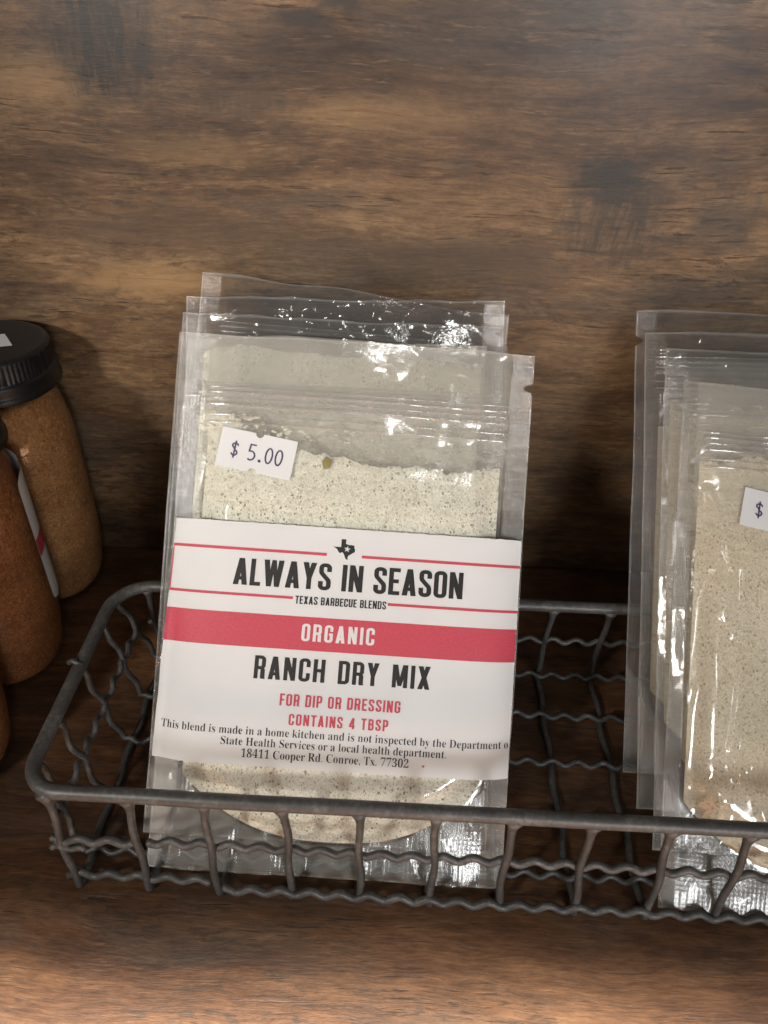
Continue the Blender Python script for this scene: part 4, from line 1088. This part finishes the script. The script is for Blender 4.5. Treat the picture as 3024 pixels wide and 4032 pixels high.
 'y': (45, [14,-19,11,-20,8,-20,5,-20,2,-18,0,-16,0,-12,0,-10,1,-8,3,-7,5,-7,7,-7,9,-8,10,-9,10,-11,10,-13,11,-15,13,-15,15,-14,18,-11,19,-9,20,-7,21,-4,22,-1,5,40,4,41,3,43,3,43,1,44,0,44,0,44,0,45,23,45,23,44,22,44,20,44,19,43,18,41,18,40,19,40,19,39,28,16,35,37,36,39,36,40,36,41,36,43,35,44,33,44,31,44,31,45,44,45,44,44,42,44,41,42,39,40,21,-9,19,-14,16,-17], [3,2,16,55,54,45,56,55,41,51,50,47,11,10,14,41,40,24,21,20,56,26,25,36,1,0,17,30,29,28,27,35,31,6,5,15,31,30,28,8,14,10,24,40,39,24,37,36,5,4,15,0,58,17,4,3,15,54,53,46,18,17,58,21,56,22,23,41,24,50,49,48,19,18,57,55,42,41,2,1,16,27,36,35,32,31,35,53,47,46,7,6,15,53,52,51,28,27,31,8,7,15,9,8,10,14,8,15,24,39,38,54,46,45,27,26,36,50,48,47,33,32,34,53,51,47,34,32,35,19,56,20,56,41,23,25,24,36,55,45,44,55,44,43,13,12,11,57,56,19,14,13,11,16,15,3,16,1,17,55,43,42,22,56,23,24,38,37,58,57,18]),
}



def set_serif(pr, text, s0, s1, base, height):
    """one line of serif text; height is the cap height in mm"""
    x, items = 0.0, []
    for ch in text:
        if ch == ' ':
            x += 26
            continue
        a, v, f = SERIF[ch]
        items.append((x, v, f))
        x += a
    kx = (s1-s0)/x
    ky = height/69
    for x0, v, f in items:
        vs = [(s0+(x0+v[i])*kx, base-v[i+1]*ky) for i in range(0, len(v), 2)]
        fs = [tuple(f[i:i+3]) for i in range(0, len(f), 3)]
        pr.tris(vs, fs)


# ---- paper label on the front pouch
LW, LH, LV = 101.6, 70.0, 101.2            # width, height, top edge above the pouch bottom
LU = -50.9


def lab(s, t, z):
    u, v = LU+s, LV-t
    curl = .9*smooth01(3, 0, s)*smooth01(15, 40, t)
    s = 51.1+(s-50.8)*.99-1.7*(t/70)*(1-s/101.6)
    t = .95+t*.978
    u, v = LU+s, LV-t
    prof = 1.0-.30*smooth01(55, 100, v)-.30*smooth01(100, 128, v)
    return (u, v, 4.85*(1-min(1, abs(u)/51.8)**8)*prof+.30+z+curl+L1.bendw(u, v))


b = MB()
b.grid(lambda i, j: (lambda s, t: lab(s, t, 0))(i*LW-.25*noise.noise(Vector((j*9, 0, 1)))*(1-i), j*LH+(.30*noise.noise(Vector((i*55, 2, 1)))+.2*noise.noise(Vector((i*160, 5, 1))))*(1-j)), 110, 60, flip=True)
b.grid(lambda i, j: lab(i*LW, j*LH, -.2), 110, 60)
label = b.build('paper_label', M['paper'], L1.root)


def part(name, mat, draw):
    pr = Print(lab)
    draw(pr)
    o = pr.b.build(name, M[mat], label, smooth=False)
    return o


def rect(pr, s0, t0, s1, t1, lift=None):
    pr.put([(s0, t1), (s1, t1), (s1, t0), (s0, t0)], lift)


def lines(pr):
    rect(pr, .1, 7.45, 45.0, 8.3)
    rect(pr, 55.1, 7.5, 101.55, 8.35)
    rect(pr, .1, 20.7, 36.4, 21.5)
    rect(pr, 63.6, 20.8, 101.55, 21.6)
    rect(pr, .05, 8.3, .42, 20.7)


part('rule_line', 'red_ink', lines)
part('red_band', 'red_ink', lambda pr: rect(pr, .05, 26.35, 101.55, 36.0))
part('brand_lettering', 'black_ink', lambda pr: set_condensed(pr, 'ALWAYS IN SEASON', 18.8, 84.9, 18.3, 7.75, track=.085, space=.19))
part('brand_lettering', 'black_ink', lambda pr: set_condensed(pr, 'TEXAS BARBECUE BLENDS', 37.1, 63.2, 22.72, 2.3, track=.085, space=.17))
def organic(pr):
    pr2 = pr
    set_condensed(pr2, 'ORGANIC', 39.8, 60.6, 33.3, 4.95, track=.12)


pr = Print(lambda s, t, z: lab(s, t, z+.07))
organic(pr)
pr.b.build('band_lettering', M['paper'], label, smooth=False)
part('title_lettering', 'black_ink', lambda pr: set_condensed(pr, 'RANCH DRY MIX', 27.3, 77.2, 44.9, 6.6, track=.13, space=.26))
part('red_lettering', 'red_ink', lambda pr: set_condensed(pr, 'FOR DIP OR DRESSING', 35.3, 69.4, 52.15, 3.4, track=.09, space=.19))
part('red_lettering', 'red_ink', lambda pr: set_condensed(pr, 'CONTAINS 4 TBSP', 38.3, 66.3, 57.6, 3.2, track=.09, space=.21))


def small_print(pr):
    set_serif(pr, 'This blend is made in a home kitchen and is not inspected by the Department o', 1.9, 101.2, 61.1, 2.35)
    set_serif(pr, 'State Health Services or a local health department.', 19.6, 83.4, 64.25, 2.35)
    set_serif(pr, '18411 Cooper Rd. Conroe, Tx. 77302', 25.7, 73.0, 67.6, 2.45)


part('small_print', 'black_ink', small_print)


def star_pts(cx, cy, r, rot=0.0):
    return [(cx+(r if i % 2 == 0 else r*.40)*math.sin(math.radians(36*i)+rot), cy-(r if i % 2 == 0 else r*.40)*math.cos(math.radians(36*i)+rot)) for i in range(10)]


part('star_mark', 'red_ink', lambda pr: pr.put(star_pts(77.0, 66.9, .55)))
TEXAS = [(.345, 0), (.56, 0), (.56, .215), (.60, .235), (.66, .25), (.72, .27), (.80, .262), (.88, .27), (.955, .285), (.96, .40), (1.0, .475), (.99, .60), (.90, .655), (.80, .73),
         (.705, .80), (.675, .90), (.70, 1.0), (.60, .965), (.555, .88), (.52, .78), (.455, .665), (.40, .635), (.335, .69), (.285, .675), (.225, .60), (.19, .53), (.11, .455), (0, .40), (0, .385), (.345, .385)]


def texas(pr):
    pr.put([(46.75+x*6.3, 3.1+y*6.0) for x, y in TEXAS])


part('state_emblem', 'black_ink', texas)
pr = Print(lambda s, t, z: lab(s, t, z+.05))
pr.put(star_pts(50.75, 5.95, 1.0, .15))
pr.b.build('emblem_star', M['paper'], label, smooth=False)

# ---- price stickers
def digit(ch):
    if ch == '$':
        s = [(.40, .78)]+arc(.23, .74, .16, .14, 20, 180)+arc(.23, .50, .0, .0, 0, 0, 1)+arc(.23, .26, .16, .15, 0, -160)
        return .5, [[(.40, .76)]+arc(.22, .735, .17, .145, 10, 250)+arc(.22, .275, .17, .165, 80, -170), [(.22, 1.05), (.22, -.07)]], []
    if ch == '5':
        return .55, [[(.43, 1), (.10, 1), (.07, .57)]+arc(.20, .30, .23, .29, 100, -130)], []
    if ch == '0':
        return .55, [], [arc(.24, .5, .19, .48, 0, 345, 20)]
    if ch == '.':
        return .40, [], [arc(.17, .06, .045, .045, 0, 330, 9)]
    return .45, [], []


def price_sticker(P_, cu, cv, ang, w=22.5, h=11.6, text='$ 5.00'):
    ca, sa = math.cos(math.radians(ang)), math.sin(math.radians(ang))

    def surf(x, y, z):
        u, v = cu+x*ca-y*sa, cv+x*sa+y*ca
        return (u, v, P_.front_w(max(-50.5, min(50.5, u)), v, False)+.42+z)
    b = MB()
    # outline with a half-moon notch in the middle of both long sides
    top = [(-w/2, h/2)]+[(-1.2+2.4*i/8, h/2-1.25*math.sin(math.pi*i/8)**.6) for i in range(9)]+[(w/2, h/2)]

    def f(i, j):
        x = (i-.5)*w
        d = 1.25*math.sqrt(max(0, 1-(x/1.25)**2))
        y0, y1 = -h/2+d*(1 if True else 0), h/2-d
        return surf(x, y0+(y1-y0)*j, 0)
    b.grid(f, 90, 12)
    st = b.build('price_sticker', M['sticker'], P_.root)
    pr = Print(surf)
    x = -w*.33
    for ch in text:
        a, s_, c_ = digit(ch)
        for p in s_:
            pr.layer += 1
            for q in stroke_polys(p, False, .048):
                pr.put([(x+e[0]*5.0, -2.4+e[1]*4.6) for e in q])
        for p in c_:
            pr.layer += 1
            for q in stroke_polys(p, True, .048):
                pr.put([(x+e[0]*5.0, -2.4+e[1]*4.6) for e in q])
        x += a*5.3
    pr.b.build('price_lettering', M['violet_ink'], st, smooth=False)
    return st


price_sticker(L1, -28.3, 120.4, -8.0)
price_sticker(R4, -22.0, 113.5, -9.0)

# ------------------------------------------------------------------ spice jars
JG = 'spice jars standing in a row beside the basket'


def jar(cx, cy, label_text, powder, rot=0.0, sticker=False, side_label=False):
    root = empty('spice_jar', (cx, cy, 0), Matrix.Rotation(rot, 3, 'Z'))
    tag(root, label_text, 'spice jar', JG)

    def sq(amt):
        def m(r, z, a):
            # softly squared body
            k_ = (abs(math.cos(a))**5+abs(math.sin(a))**5)**(-1/5)
            return r*(1+amt*(k_-1))
        return m
    prof = round_profile([(0, .8), (18.4, .8), (21.6, 20), (21.6, 74), (18.0, 89), (17.2, 95.5)], [0, 7, 8, 10, 4, 0], 6)
    b = MB()
    b.lathe(prof, 72, rmod=sq(.12))
    g = b.build('jar_body', M['glass'], root)
    inner = [(max(0, r-1.0), z+1.0) for r, z in prof if z < 89]+[(16.0, 90), (0, 90.5)]
    b = MB()
    b.lathe(inner, 64, rmod=sq(.12))
    b.build('spice_fill', M[powder], root)
    b = MB()
    cp = round_profile([(0, 93), (21.6, 93), (21.6, 94.6), (21.0, 95.6), (21.0, 98.8), (20.2, 99.6), (20.2, 106.6), (18.6, 107.4), (0, 107.4)], [0, .3, .5, .4, .4, .4, .9, .6, 0], 3)
    b.lathe(cp, 240, rmod=lambda r, z, a: r+(.22 if 99.8 < z < 105.8 else 0)*(1 if math.sin(a*80) > 0 else -1))
    b.build('screw_cap', M['cap'], root)
    if side_label:
        a0, a1 = math.radians(side_label[0]), math.radians(side_label[1])
        z0, z1 = 29, 81

        def f(i, j):
            z = z0+(z1-z0)*j
            c_ = 4.0
            e = min(z-z0, z1-z)
            cut = (c_-math.sqrt(max(0, c_*c_-(c_-e)**2)))/22 if e < c_ else 0
            a = a0+cut+(a1-a0-cut)*i
            r = sq(.12)(21.6, z, a)+.25
            return (r*math.cos(a), r*math.sin(a), z)
        b = MB()
        b.grid(f, 30, 40)
        lb = b.build('jar_label', M['sticker'], root)
        b = MB()

        def f2(i, j):
            z = 50+7*j
            a = a0+(.045 if True else 0)*0+.02*0+(a1-a0)*i*.9+.0
            r = sq(.12)(21.6, z, a)+.34
            return (r*math.cos(a), r*math.sin(a), z)
        b.grid(f2, 20, 3)
        b.build('label_stripe', M['red_ink'], lb)
    if sticker:
        b = MB()
        b.grid(lambda i, j: (-1.6+(i-.5)*22*.80-(j-.5)*11*.60, -1+(i-.5)*22*.60*.5+(j-.5)*11*.80, 107.6), 4, 2)
        b.build('price_sticker', M['sticker'], root)
    return root


jar(-141, -22.5, 'orange spice jar nearest the wall with a black cap and sticker on top', 'rub', 0, sticker=True)
jar(-141, -66, 'dark orange spice jar with a white side label, second from the wall', 'rub_dark', .2, side_label=(-7, 80))
jar(-141, -110, 'dark orange spice jar showing only its lower corner, beside the left end of the basket', 'rub_dark', .3)
